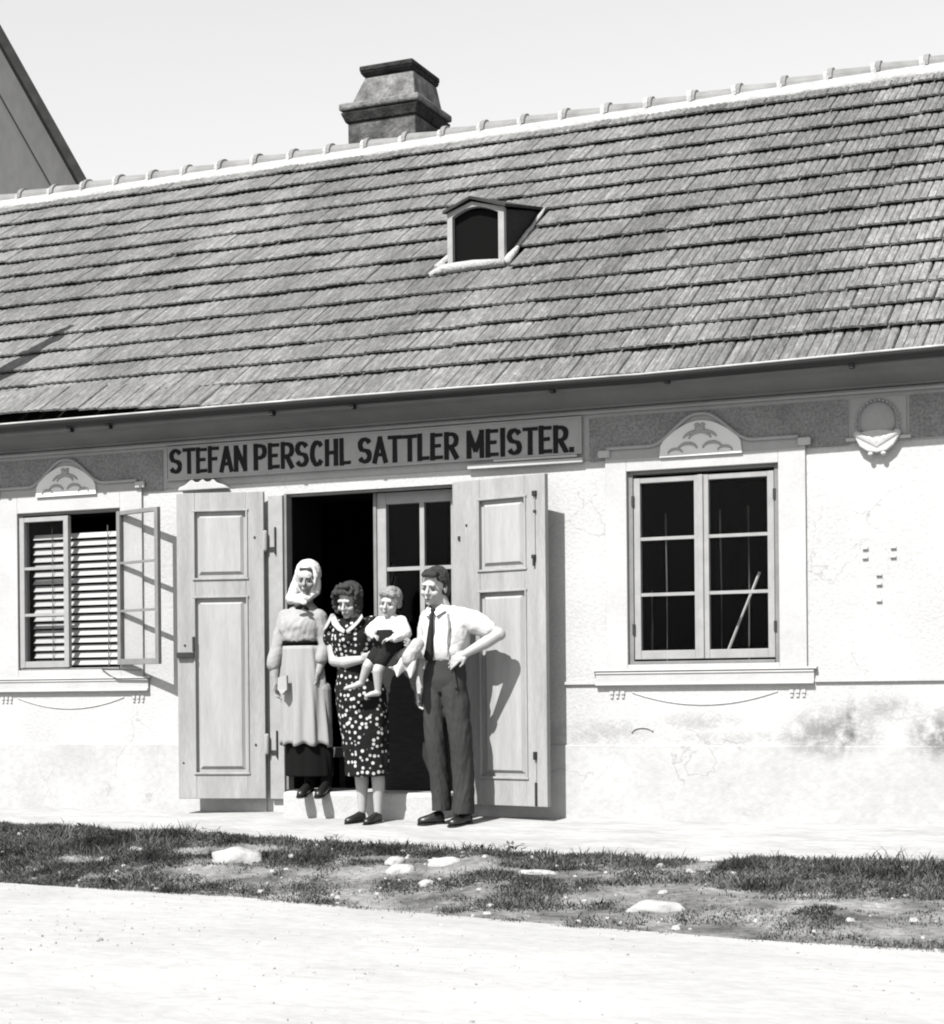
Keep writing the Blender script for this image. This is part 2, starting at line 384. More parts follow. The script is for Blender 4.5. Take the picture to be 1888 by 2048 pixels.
# pale field stones lying in the verge
def stone(x, y, sx, sy, sz, label, seed, rot=0):
    rs = random.Random(seed); bm = bmesh.new(); bmesh.ops.create_icosphere(bm, subdivisions=3, radius=1)
    for v in bm.verts:
        n = v.co.normalized(); k = 1 + .28 * mn.noise(n * 1.6 + Vector((seed, 0, 0))) + .08 * mn.noise(n * 5 + Vector((seed, 0, 0)))
        v.co = Vector((n.x * k * sx, n.y * k * sy, max(-.5, n.z * k * (1 - .25 * abs(n.z)) + .12 * mn.noise(n * 9 + Vector((seed, 3, 0)))) * sz * 1.1))
    me = bpy.data.meshes.new('stone'); bm.to_mesh(me); bm.free(); me.materials.append(M['stone'])
    me.polygons.foreach_set('use_smooth', [True] * len(me.polygons))
    o = bpy.data.objects.new('stone', me); COL.objects.link(o); o.location = (x, y, gz(x, y) + .006 + sz * .12); o.rotation_euler.z = rot
    tag(o, label, 'stone', 'pale stones lying in the grass bank'); return o
GAZE = [(-.05, -1.80, .17, .10, .085, 'largest bright white stone, in the grass below the left door leaf', 1, .3),
        (3.02, -2.72, .14, .07, .055, 'pointed white stone on bare soil near the road, below the right window', 2, 0),
        (1.42, -1.86, .12, .07, .05, 'flat white stone in the grass straight below the man', 3, .1),
        (-.93, -1.62, .055, .04, .035, 'small white stone in thick grass left of the largest stone', 4, .2),
        (1.22, -2.02, .09, .06, .05, 'pale lumpy stone just left of the flat stone below the man', 5, .5),
        (1.50, -2.28, .05, .04, .035, 'small round white stone nearest the road below the man', 6, .2),
        (1.08, -1.82, .07, .05, .04, 'small pale stone at upper left of the stone cluster below the man', 8, 1.2),
        (2.08, -2.02, .11, .035, .022, 'thin flat pale stone in dark grass right of the man', 7, .1)]
for a in GAZE: stone(*a)

# leafy weeds along the pavement edge
M['weed'] = mat('weed_leaf', .055, .8, .25, amt=.4, scale=30)
def weed(x, y, s, label, seed, group='leafy weeds at the pavement edge'):
    rs = random.Random(seed); mb = MB(); z = gz(x, y)
    for k in range(int(26 * s / .1)):
        a = rs.uniform(0, 2 * math.pi); r = rs.uniform(.1, 1) * s; h = rs.uniform(.15, 1) * s * .9; L = rs.uniform(.014, .03)
        c = Vector((x + math.cos(a) * r * 1.2, y + math.sin(a) * r * .6, z + h)); d = Vector((math.cos(a), math.sin(a), rs.uniform(-.3, .9))).normalized()
        w = d.cross(Vector((0, 0, 1))).normalized() * L * .45; up = Vector((0, 0, L * .15))
        mb.add([c - d * L * .7, c + w + up, c + d * L, c - w + up, Vector((x, y, z)), Vector((x + .003, y, z)), c + Vector((.003, 0, 0))], [(0, 1, 2), (0, 2, 3), (4, 5, 6)])
    o = mb.build('weed', 'weed'); tag(o, label, 'weed', group)
for i, a in enumerate([(-.62, -1.17, .07, 'leafy weed at the pavement edge below the left door leaf'),
          (-1.75, -1.10, .06, 'leafy weed at the pavement edge below the left window'),
          (1.72, -1.50, .085, 'tallest leafy weed at the pavement edge, just right of the man'),
          (1.50, -1.47, .06, 'low leafy weed left of the tallest weed, below the man'),
          (.35, -1.30, .06, 'leafy weed at the pavement edge straight below the woman in spots'),
          (3.62, -1.68, .07, 'leafy weed in the darkest grass below the medallion')]): weed(a[0], a[1], a[2], a[3], 20 + i)

# ================================================================== THE HOUSE
HOUSE = root('workshop_house', (0, 0, 0), 'long low white plastered workshop house with grey tiled roof and sign', 'house')
XL, XR = -7.2, 6.3
EY, EZ = -.37, 2.9224; PITCH = R(36.8); CP, SP = math.cos(PITCH), math.sin(PITCH)
RY = 3.87; RZ = EZ + (RY - EY) * math.tan(PITCH)
holes = [(-3.10, -2.13, 1.075, 2.315), (-.67, .68, .0, 2.345), (1.965, 3.01, 1.045, 2.355)]
WT = .42
xs = sorted({XL, XR} | {h[0] for h in holes} | {h[1] for h in holes}); wm = MB()
def quadxz(mb, x0, x1, z0, z1, y): mb.add([(x0, y, z0), (x1, y, z0), (x1, y, z1), (x0, y, z1)], [(0, 1, 2, 3)])
for a, b in zip(xs[:-1], xs[1:]):
    hs = [h for h in holes if h[0] <= a + 1e-6 and h[1] >= b - 1e-6]
    for y in (0, WT):
        if hs:
            h = hs[0]
            if h[2] > 0: quadxz(wm, a, b, -.5, h[2], y)
            quadxz(wm, a, b, h[3], 2.95, y)
        else: quadxz(wm, a, b, -.5, 2.95, y)
for x0, x1, z0, z1 in holes:
    wm.add([(x0, 0, z0), (x0, WT, z0), (x0, WT, z1), (x0, 0, z1)], [(0, 1, 2, 3)])
    wm.add([(x1, 0, z0), (x1, WT, z0), (x1, WT, z1), (x1, 0, z1)], [(0, 1, 2, 3)])
    wm.add([(x0, 0, z1), (x1, 0, z1), (x1, WT, z1), (x0, WT, z1)], [(0, 1, 2, 3)])
    if z0 > 0: wm.add([(x0, 0, z0), (x1, 0, z0), (x1, WT, z0), (x0, WT, z0)], [(0, 1, 2, 3)])
def wall_mat(key='wall'):
    """rendered wall: pecked roughcast, grey damp stains low on the right"""
    m = M[key]; n = m.node_tree; L = n.links; b = n.nodes['Principled BSDF']
    src = b.inputs['Base Color'].links[0].from_socket
    geo = n.nodes.new('ShaderNodeNewGeometry'); sep = n.nodes.new('ShaderNodeSeparateXYZ'); L.new(geo.outputs['Position'], sep.inputs[0])
    def gauss(cx, cz, rx, rz):
        acc = None
        for o_, c, r_ in ((0, cx, rx), (2, cz, rz)):
            s = n.nodes.new('ShaderNodeMath'); s.operation = 'SUBTRACT'; L.new(sep.outputs[o_], s.inputs[0]); s.inputs[1].default_value = c
            d = n.nodes.new('ShaderNodeMath'); d.operation = 'DIVIDE'; L.new(s.outputs[0], d.inputs[0]); d.inputs[1].default_value = r_
            p = n.nodes.new('ShaderNodeMath'); p.operation = 'MULTIPLY'; L.new(d.outputs[0], p.inputs[0]); L.new(d.outputs[0], p.inputs[1])
            if acc is None: acc = p.outputs[0]
            else:
                a = n.nodes.new('ShaderNodeMath'); a.operation = 'ADD'; L.new(acc, a.inputs[0]); L.new(p.outputs[0], a.inputs[1]); acc = a.outputs[0]
        r = n.nodes.new('ShaderNodeMapRange'); L.new(acc, r.inputs[0]); r.inputs[1].default_value = 0; r.inputs[2].default_value = 1; r.inputs[3].default_value = 1; r.inputs[4].default_value = 0
        return r.outputs[0]
    tn = n.nodes.new('ShaderNodeTexNoise'); tn.inputs['Scale'].default_value = 9; tn.inputs['Detail'].default_value = 8; tn.inputs['Roughness'].default_value = .65; L.new(geo.outputs['Position'], tn.inputs[0])
    rr = n.nodes.new('ShaderNodeMapRange'); L.new(tn.outputs['Fac'], rr.inputs[0]); rr.inputs[1].default_value = .36; rr.inputs[2].default_value = .56
    cur = src
    for g_, st in ((gauss(3.34, .58, .36, .20), .55), (gauss(3.47, .66, .04, .24), .5), (gauss(4.05, .57, .26, .20), .65), (gauss(3.72, .74, .25, .10), .35), (gauss(1.75, .58, .55, .11), .26), (gauss(2.45, .66, .35, .07), .28), (gauss(2.75, .55, .6, .05), .22)):
        a = n.nodes.new('ShaderNodeMath'); a.operation = 'MULTIPLY'; L.new(g_, a.inputs[0]); L.new(rr.outputs[0], a.inputs[1])
        c = n.nodes.new('ShaderNodeMath'); c.operation = 'MULTIPLY_ADD'; L.new(a.outputs[0], c.inputs[0]); c.inputs[1].default_value = -st; c.inputs[2].default_value = 1
        d = n.nodes.new('ShaderNodeMath'); d.operation = 'MULTIPLY'; L.new(cur, d.inputs[0]); L.new(c.outputs[0], d.inputs[1]); cur = d.outputs[0]
    vo = n.nodes.new('ShaderNodeTexVoronoi'); vo.feature = 'DISTANCE_TO_EDGE'; vo.inputs['Scale'].default_value = 1.6
    wn = n.nodes.new('ShaderNodeTexNoise'); wn.inputs['Scale'].default_value = 5; wn.inputs['Detail'].default_value = 6
    L.new(geo.outputs['Position'], wn.inputs[0])
    va = n.nodes.new('ShaderNodeVectorMath'); va.operation = 'MULTIPLY_ADD'; L.new(wn.outputs['Color'], va.inputs[0]); va.inputs[1].default_value = (.28, .28, .28); L.new(geo.outputs['Position'], va.inputs[2])
    L.new(va.outputs[0], vo.inputs['Vector'])
    c1 = n.nodes.new('ShaderNodeMapRange'); L.new(vo.outputs['Distance'], c1.inputs[0]); c1.inputs[1].default_value = .002; c1.inputs[2].default_value = .008; c1.inputs[3].default_value = 1; c1.inputs[4].default_value = 0
    mk = n.nodes.new('ShaderNodeTexNoise'); mk.inputs['Scale'].default_value = 1.3; L.new(geo.outputs['Position'], mk.inputs[0])
    c2 = n.nodes.new('ShaderNodeMapRange'); L.new(mk.outputs['Fac'], c2.inputs[0]); c2.inputs[1].default_value = .52; c2.inputs[2].default_value = .62; c2.inputs[3].default_value = 0; c2.inputs[4].default_value = .22
    c3 = n.nodes.new('ShaderNodeMath'); c3.operation = 'MULTIPLY'; L.new(c1.outputs[0], c3.inputs[0]); L.new(c2.outputs[0], c3.inputs[1])
    c4 = n.nodes.new('ShaderNodeMath'); c4.operation = 'SUBTRACT'; c4.inputs[0].default_value = 1; L.new(c3.outputs[0], c4.inputs[1])
    c5 = n.nodes.new('ShaderNodeMath'); c5.operation = 'MULTIPLY'; L.new(cur, c5.inputs[0]); L.new(c4.outputs[0], c5.inputs[1])
    L.new(c5.outputs[0], b.inputs['Base Color'])
wall_mat(); wall_mat('plinth')
wm.build('wall', 'wall', HOUSE)
# gable ends and rear wall, floor and ceiling of the rooms
g = MB()
for x in (XL, XR):
    g.add([(x, 0, -.5), (x, 8.1, -.5), (x, 8.1, 2.95), (x, RY, RZ - .06), (x, 0, 2.95)], [(0, 1, 2, 3, 4)])
g.add([(XL, 8.1, -.5), (XR, 8.1, -.5), (XR, 8.1, 2.95), (XL, 8.1, 2.95)], [(0, 1, 2, 3)])
g.build('gable_wall', 'smooth', HOUSE)
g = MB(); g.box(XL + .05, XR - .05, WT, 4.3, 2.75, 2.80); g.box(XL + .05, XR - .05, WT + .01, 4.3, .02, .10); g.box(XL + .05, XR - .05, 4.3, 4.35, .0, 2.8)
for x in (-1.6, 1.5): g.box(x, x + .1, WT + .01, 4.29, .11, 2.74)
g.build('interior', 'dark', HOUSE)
# plinth and string line
g = MB()
for a, b in ((XL, -.86), (.72, XR)): g.box(a, b, -.016, .0, -.3, .50)
g.build('plinth', 'plinth', HOUSE, bevel=.006)
g = MB()
for a, b in ((XL, -3.9), (1.50, 1.735), (3.24, XR)): g.box(a, b, -.020, .0, .915, .935)
g.build('string_course', 'smooth', HOUSE)

# ---- cornice under the eaves
COVE = MB().prof([(0, 2.97), (0, 2.797), (-.045, 2.797), (-.047, 2.812), (-.060, 2.812), (-.10, 2.822), (-.17, 2.842), (-.25, 2.870), (-.325, 2.882), (-.335, 2.895), (-.335, 2.93)], XL, XR)
COVE.build('cornice', 'cove', HOUSE)
MB().prof([(0, 2.788), (0, 2.762), (-.026, 2.763), (-.036, 2.775), (-.028, 2.787)], XL, XR).build('cornice_moulding', 'frieze', HOUSE)
# painted frieze zone with roughcast panels
g = MB()
g.box(XL, -1.71, -.010, 0, 2.435, 2.752); g.box(1.66, XR, -.010, 0, 2.450, 2.752); g.box(-1.71, 1.66, -.008, 0, 2.44, 2.755)
g.build('frieze', 'frieze', HOUSE)
def frieze_panel(x0, x1, z0, z1, cx=None, half=0):
    pts = [(x0, z0), (x1, z0), (x1, z1), (x0, z1)]
    MB().poly(pts, -.015, -.006).build('frieze_panel', 'stipple', HOUSE)
frieze_panel(1.70, 3.47, 2.44, 2.735); frieze_panel(3.86, 5.6, 2.46, 2.735)
frieze_panel(-6.2, -3.75, 2.43, 2.735); frieze_panel(-3.50, -1.74, 2.43, 2.735)

# ---- window surround, hood moulding, cartouche, sill
def sstep(t): t = max(0, min(1, t)); return t * t * (3 - 2 * t)
def surround(cx, x0, x1, op, sill_l, sill_r, zt=2.485):
    """raised flat architrave round an opening op=(x0,x1,z0,z1)"""
    ox0, ox1, oz0, oz1 = op
    g = MB(); d = -.022
    g.box(x0, ox0, d, 0, 1.0, zt); g.box(ox1, x1, d, 0, 1.0, zt); g.box(ox0, ox1, d, 0, oz1, zt - .03); g.box(ox0, ox1, d, 0, 1.0, oz0)
    s = g.build('window_surround', 'smooth', HOUSE, bevel=.004)
    for xa in (x0 - .045, x1 - .045): MB().box(xa, xa + .085, -.05, -.023, 2.455, 2.505).build('surround_ear', 'smooth', s, bevel=.008)
    # hood: apron plate + S-curved moulding
    def top(x):
        u = abs(x - cx); return 2.515 + .195 * (1 - sstep((u - .02) / .33)) * (1 if u < .36 else 0)
    n = 40; up = [(cx - .66 + 1.32 * i / n, top(cx - .66 + 1.32 * i / n)) for i in range(n + 1)]
    MB().poly([(cx - .66, 2.44)] + [(cx + .66, 2.44)] + up[::-1], -.024, -.014).build('hood_plate', 'frieze', s)
    MB().tube([(x, -.034, z) for x, z in up], .013, 6).build('hood_moulding', 'frieze', s, smooth=True)
    bell = []
    for i in range(25):
        x = cx - .275 + .55 * i / 24; u = abs(x - cx) / .275
        bell.append((x, 2.525 + .14 * math.cos(min(1, u) * math.pi / 2) ** .9 if u < .98 else 2.515))
    ca = MB().poly([(cx - .285, 2.43), (cx + .285, 2.43)] + bell[::-1], -.042, -.025).build('cartouche', 'relief', s, bevel=.004)
    lf = MB()
    for sgn in (-1, 1):
        for (r0, th0, th1, px, pz, w) in ((.10, 20, 165, .02, 2.53, .013), (.065, 10, 175, .085, 2.475, .012), (.05, 0, 170, .17, 2.452, .010)):
            pts = [(cx + sgn * (px + r0 * math.cos(R(t))), -.043, pz + r0 * .62 * math.sin(R(t))) for t in np.linspace(th0, th1, 9)]
            lf.tube(pts, [w * (.35 + .65 * math.sin(math.pi * (k + .5) / 9)) for k in range(9)], 6)
    lf.ell((cx, -.046, 2.612), (.035, .012, .022)); lf.ell((cx - .02, -.046, 2.635), (.018, .01, .012)); lf.ell((cx + .02, -.046, 2.635), (.018, .01, .012))
    lf.build('leaf_relief', 'leafrel', s, smooth=True)
    # projecting sill: two mouldings
    g = MB()
    g.prof([(0, 1.002), (-.030, .998), (-.032, .985), (-.024, .978), (-.022, .925), (-.036, .921), (-.038, .908), (-.010, .900), (0, .899)], sill_l, sill_r)
    g.build('window_sill', 'smooth', s)
    g = MB(); g.prof([(0, 1.018), (-.036, 1.014), (-.038, 1.003), (0, 1.003)], sill_l - .02, sill_r + .02); g.build('sill_ledge', 'smooth', s)
    # guttae and festoon in shallow relief
    g = MB()
    for sx in (-1, 1):
        for k in range(3):
            xx = cx + sx * (.58 + .04 * k); g.box(xx, xx + .026, -.012, 0, .845, .868); g.box(xx + .004, xx + .022, -.010, 0, .820, .838)
    g.tube([(cx - .5 + 1.0 * i / 20, -.001, .858 - .085 * (1 - ((i - 10) / 10) ** 2)) for i in range(21)], .007, 6)
    g.build('festoon', 'wall', s)
surround(2.49, 1.815, 3.19, holes[2], 1.735, 3.235)
surround(-2.62, -3.30, -1.93, holes[0], -3.60, -1.885)

# stucco medallion between hoods, right
md = MB(); md.box(3.49, 3.84, -.018, -.010, 2.45, 2.735); MEDP = md.build('medallion', 'frieze', HOUSE)
md = MB(); md.ell((3.66, -.02, 2.575), (.115, .035, .13), n=24); md.build('medallion_boss', 'frieze', MEDP, smooth=True)
for k in range(22):
    a = R(-25 + 230 * k / 21); md = MB().ell((3.66 + .137 * math.cos(a), -.026, 2.565 + .15 * math.sin(a)), (.010, .014, .010), n=8, m=5)
    md.build('bead', 'frieze', MEDP, smooth=True)
md = MB()
for k in range(7):
    a = R(-150 + 120 * k / 6); md.cap((3.66, -.05, 2.42), .020, (3.66 + .145 * math.cos(a) * 1.0, -.048, 2.445 + .06 * abs(math.cos(a))), .026, 8)
md.poly([(3.512, 2.497), (3.60, 2.518), (3.66, 2.522), (3.72, 2.518), (3.81, 2.492), (3.765, 2.42), (3.72, 2.385), (3.66, 2.375), (3.60, 2.385), (3.55, 2.42)], -.062, -.01)
md.build('shell', 'smooth', MEDP, bevel=.006)
md = MB(); md.ell((3.618, -.05, 2.368), (.018, .018, .015)); md.ell((3.70, -.05, 2.368), (.018, .018, .015)); md.build('drop', 'smooth', MEDP, smooth=True)
for x0 in (3.46, 3.80):
    MB().box(x0, x0 + .07, -.045, -.011, 2.46, 2.478).build('ledge', 'smooth', MEDP)
# little slots pecked in the pilaster field under the medallion
for x, z in ((3.571, 1.77), (3.57, 1.71), (3.749, 1.769), (3.748, 1.71), (3.657, 1.598), (3.657, 1.538), (3.656, 1.432)):
    MB().box(x - .018, x + .018, -.016, .001, z - .006, z + .006).build('raised_mark', 'wall', HOUSE)
MB().tube([(2.06 + .075 * math.cos(R(a)), -.004, .585 + .035 * math.sin(R(a))) for a in range(15, 181, 15)], .006, 6).build('plaster_scar', 'wall', HOUSE, smooth=True)
# broken plaster ornament above the left door leaf
g = MB()
g.poly([(-1.58, 2.41), (-1.15, 2.41), (-1.18, 2.437), (-1.24, 2.455), (-1.27, 2.486), (-1.30, 2.466), (-1.335, 2.466), (-1.36, 2.492), (-1.395, 2.468), (-1.43, 2.468), (-1.455, 2.495), (-1.49, 2.47), (-1.52, 2.45), (-1.57, 2.435)], -.062, -.009)
g.build('door_ornament', 'smooth', HOUSE, bevel=.006)
g = MB(); g.box(.80, 1.66, -.045, -.009, 2.435, 2.468); g.box(1.0, 1.62, -.05, -.012, 2.474, 2.492)
g.build('door_ornament', 'smooth', HOUSE, bevel=.005)

# ---- sign board and letters
SG = MB().box(-1.70, 1.652, -.030, -.009, 2.495, 2.752).build('sign_board', 'board', HOUSE)
g = MB(); b0 = (-1.70, 1.652, 2.495, 2.752); w = .012
g.box(b0[0], b0[1], -.038, -.030, b0[3] - w, b0[3]); g.box(b0[0], b0[1], -.038, -.030, b0[2], b0[2] + w)
g.box(b0[0], b0[0] + w, -.038, -.030, b0[2] + w, b0[3] - w); g.box(b0[1] - w, b0[1], -.038, -.030, b0[2] + w, b0[3] - w)
g.build('sign_border', 'frieze', SG)
def arc(cx, cz, rx, rz, a0, a1, n=9): return [(cx + rx * math.cos(R(a0 + (a1 - a0) * i / n)), cz + rz * math.sin(R(a0 + (a1 - a0) * i / n))) for i in range(n + 1)]
GL = {
 'S': [arc(.5, .74, .36, .20, 25, 180, 8) + arc(.5, .72, .36, .22, 180, 262, 5) + arc(.5, .28, .36, .22, 82, 0, 5) + arc(.5, .26, .36, .20, 0, -155, 8)],
 'T': [[(.0, .94), (1, .94)], [(.5, .94), (.5, .0)]],
 'E': [[(.14, 0), (.14, 1)], [(.14, .94), (.95, .94)], [(.14, .52), (.8, .52)], [(.14, .06), (.98, .06)]],
 'F': [[(.14, 0), (.14, 1)], [(.14, .94), (.98, .94)], [(.14, .52), (.8, .52)]],
 'A': [[(.06, 0), (.5, .97)], [(.5, .97), (.94, 0)], [(.22, .30), (.78, .30)]],
 'N': [[(.14, 0), (.14, 1)], [(.14, .95), (.86, .05)], [(.86, 0), (.86, 1)]],
 'P': [[(.14, 0), (.14, 1)], [(.14, .94), (.5, .94)] + arc(.52, .70, .36, .24, 90, -90, 9) + [(.14, .46)]],
 'R': [[(.14, 0), (.14, 1)], [(.14, .94), (.5, .94)] + arc(.52, .70, .36, .24, 90, -90, 9) + [(.14, .46)], [(.45, .46), (.90, 0)]],
 'C': [arc(.55, .5, .40, .45, 45, 315, 14)],
 'H': [[(.14, 0), (.14, 1)], [(.86, 0), (.86, 1)], [(.14, .5), (.86, .5)]],
 'L': [[(.14, 0), (.14, 1)], [(.14, .06), (.98, .06)]],
 'M': [[(.12, 0), (.12, 1)], [(.12, .95), (.5, .25)], [(.5, .25), (.88, .95)], [(.88, 0), (.88, 1)]],
 'I': [[(.5, 0), (.5, 1)]],
 '.': [[(.2, .0), (.2, .12)]],
}
def letter(ch, x, w, z, h, y=-.034, t=.036):
    mb = MB()
    k = 0
    for st in GL[ch]:
        pts = [Vector((x + p[0] * w, 0, z + p[1] * h)) for p in st]
        for a, b in zip(pts[:-1], pts[1:]):
            d = (b - a).normalized(); nrm = Vector((-d.z, 0, d.x)) * t / 2; e = d * t * .22
            if abs(d.x) > .8: nrm *= .72
            yy = y - .0003 * (k % 5); k += 1
            q = [a - e + nrm * random.uniform(.9, 1.12), b + e + nrm * random.uniform(.88, 1.1), b + e - nrm * random.uniform(.9, 1.1), a - e - nrm * random.uniform(.88, 1.12)]
            mb.rings([[(p.x, y + .004, p.z) for p in q], [(p.x, yy, p.z) for p in q]])
    mb.build('letter', 'letter', SG)
def word(s, x0, x1, z0, z1, h0=.183):
    wts = [{'I': .35, '.': .25, 'M': 1.25, 'T': .95, 'E': .85, 'F': .82, 'L': .78, 'N': 1.05}.get(c, 1.0) for c in s]
    gap = .18; tot = sum(wts) + gap * (len(s) - 1); u = (x1 - x0) / tot; x = x0
    for i, (c, w_) in enumerate(zip(s, wts)):
        f = (x - x0) / (x1 - x0); letter(c, x, w_ * u, z0 + (z1 - z0) * f, h0 + random.uniform(-.003, .003)); x += (w_ + gap) * u
word('STEFAN', -1.665, -.992, 2.548, 2.535); word('PERSCHL', -.93, -.13, 2.538, 2.530)
word('SATTLER', -.062, .725, 2.530, 2.522); word('MEISTER', .795, 1.550, 2.520, 2.514); word('.', 1.572, 1.60, 2.516, 2.516)

# ---- window joinery
def sash(W_, x0, x1, z0, z1, y0, y1, st=.045, rows=3, bottom=.055, T=None, bw=.022, m='winw'):
    """one casement: frame, glazing bars, panes; T optionally swings it"""
    g = MB()
    for b in ((x0, x0 + st, y0, y1, z0, z1), (x1 - st, x1, y0, y1, z0, z1), (x0 + st, x1 - st, y0 + .002, y1 - .002, z0, z0 + bottom), (x0 + st, x1 - st, y0 + .002, y1 - .002, z1 - st * .8, z1)):
        g.box(*b, T=T)
    g.build('sash', m, W_, bevel=.003)
    zi0, zi1 = z0 + bottom, z1 - st * .8; ph = (zi1 - zi0) / rows
    for k in range(rows):
        if k: MB().box(x0 + st, x1 - st, y0 + .004, y1 - .006, zi0 + k * ph - bw / 2, zi0 + k * ph + bw / 2, T=T).build('glazing_bar', m, W_)
        a = zi0 + k * ph + (bw / 2 if k else 0); b = zi0 + (k + 1) * ph - (bw / 2 if k < rows - 1 else 0)
        ym = (y0 + y1) / 2
        MB().box(x0 + st, x1 - st, ym, ym + .003, a, b, T=T).build('pane', 'glass', W_)
# right window
x0, x1, z0, z1 = holes[2]
g = MB(); f = .035
g.box(x0, x0 + f, .012, .10, z0, z1); g.box(x1 - f, x1, .012, .10, z0, z1); g.box(x0 + f, x1 - f, .014, .10, z1 - .022, z1); g.box(x0 + f, x1 - f, -.005, .10, z0, z0 + .022)
WIN = g.build('window', 'winp', HOUSE, bevel=.003); WIN['label'] = 'closed six pane window with grey painted frame'
sash(WIN, x0 + f + .004, 2.472, z0 + .035, z1 - .045, .018, .058, bottom=.060)
sash(WIN, 2.482, x1 - f - .004, z0 + .035, z1 - .045, .018, .058, bottom=.060)
MB().box(2.455, 2.492, .004, .017, z0 + .035, z1 - .045).build('cover_strip', 'winw', WIN, bevel=.004)
for zz in (1.25, 2.12):
    for xx in (x0 + f, x1 - f): MB().box(xx - .008, xx + .010, .004, .017, zz, zz + .07).build('hinge', 'iron', WIN)
# left window: left sash closed, right sash swung open, louvred blind behind
x0, x1, z0, z1 = holes[0]
g = MB(); f = .03
g.box(x0, x0 + f, .010, .08, z0, z1); g.box(x1 - f, x1, .010, .08, z0, z1); g.box(x0 + f, x1 - f, .012, .08, z1 - .018, z1); g.box(x0 + f, x1 - f, -.004, .08, z0, z0 + .016)
WL = g.build('window', 'winp', HOUSE, bevel=.003); WL['label'] = 'window with one sash swung open in front of a slatted blind'
sash(WL, -3.085, -2.62, z0 + .02, z1 - .035, -.014, .028, st=.045, bottom=.05)
hx = -2.135
T = Matrix.Translation((hx, -.02, 0)) @ Matrix.Rotation(R(-18), 4, 'Z')
sash(WL, .0, .50, z0 + .03, z1 - .03, -.032, .0, st=.040, bottom=.045, T=T, bw=.018, m='winp')
MB().tube([(-2.30, -.03, 1.075), (-2.17, -.10, 1.07), (-1.9, -.10, 1.065)], .006, 6).build('stay_hook', 'iron', WL)
for k in range(18):
    z = 1.135 + k * .0585
    Ts = Matrix.Translation((0, .10, z)) @ Matrix.Rotation(R(56 + random.uniform(-2, 2)), 4, 'X')
    MB().box(-3.03, -2.165, -.026, .026, -.0025, .0025, T=Ts).build('slat', 'slat', WL)
MB().box(-2.315, -2.309, .076, .079, 1.1, 2.2).build('slat_cord', 'bench', WL); MB().box(-2.84, -2.834, .076, .079, 1.1, 2.2).build('slat_cord', 'bench', WL)

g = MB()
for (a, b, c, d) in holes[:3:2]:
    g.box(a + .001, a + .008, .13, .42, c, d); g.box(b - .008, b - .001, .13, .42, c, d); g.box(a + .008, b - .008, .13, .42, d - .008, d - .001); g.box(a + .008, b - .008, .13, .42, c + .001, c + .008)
g.build('window_reveal_shade', 'dark', HOUSE)  # near-black sheets stand in for shade in the window reveals
# rods and cords seen behind the right window
for i, (a, b, r, lb) in enumerate((((2.126, .35, 2.096), (2.129, .35, 1.05), .006, 'thin upright rod behind the left panes of the right window'),
                     ((2.037, .30, 1.565), (2.033, .30, 1.05), .009, 'short thick upright rod behind the lower left pane'),
                     ((2.513, .35, 2.105), (2.518, .35, 1.05), .007, 'upright rod just right of the window centre, behind glass'),
                     ((2.711, .35, 2.122), (2.709, .35, 1.05), .006, 'upright rod in the middle of the right panes, behind glass'),
                     ((2.59, .20, 1.10), (2.815, .24, 1.66), .011, 'pale stick leaning diagonally behind the lower right pane'))):
    o = MB().tube([a, ((a[0] + b[0]) / 2 + .004, a[1], (a[2] + b[2]) / 2), b], [r, r * .8, r], 6).build('rod' if i < 4 else 'leaning_stick', 'bench' if i < 4 else 'cloth'); tag(o, lb, 'rod' if i < 4 else 'stick')

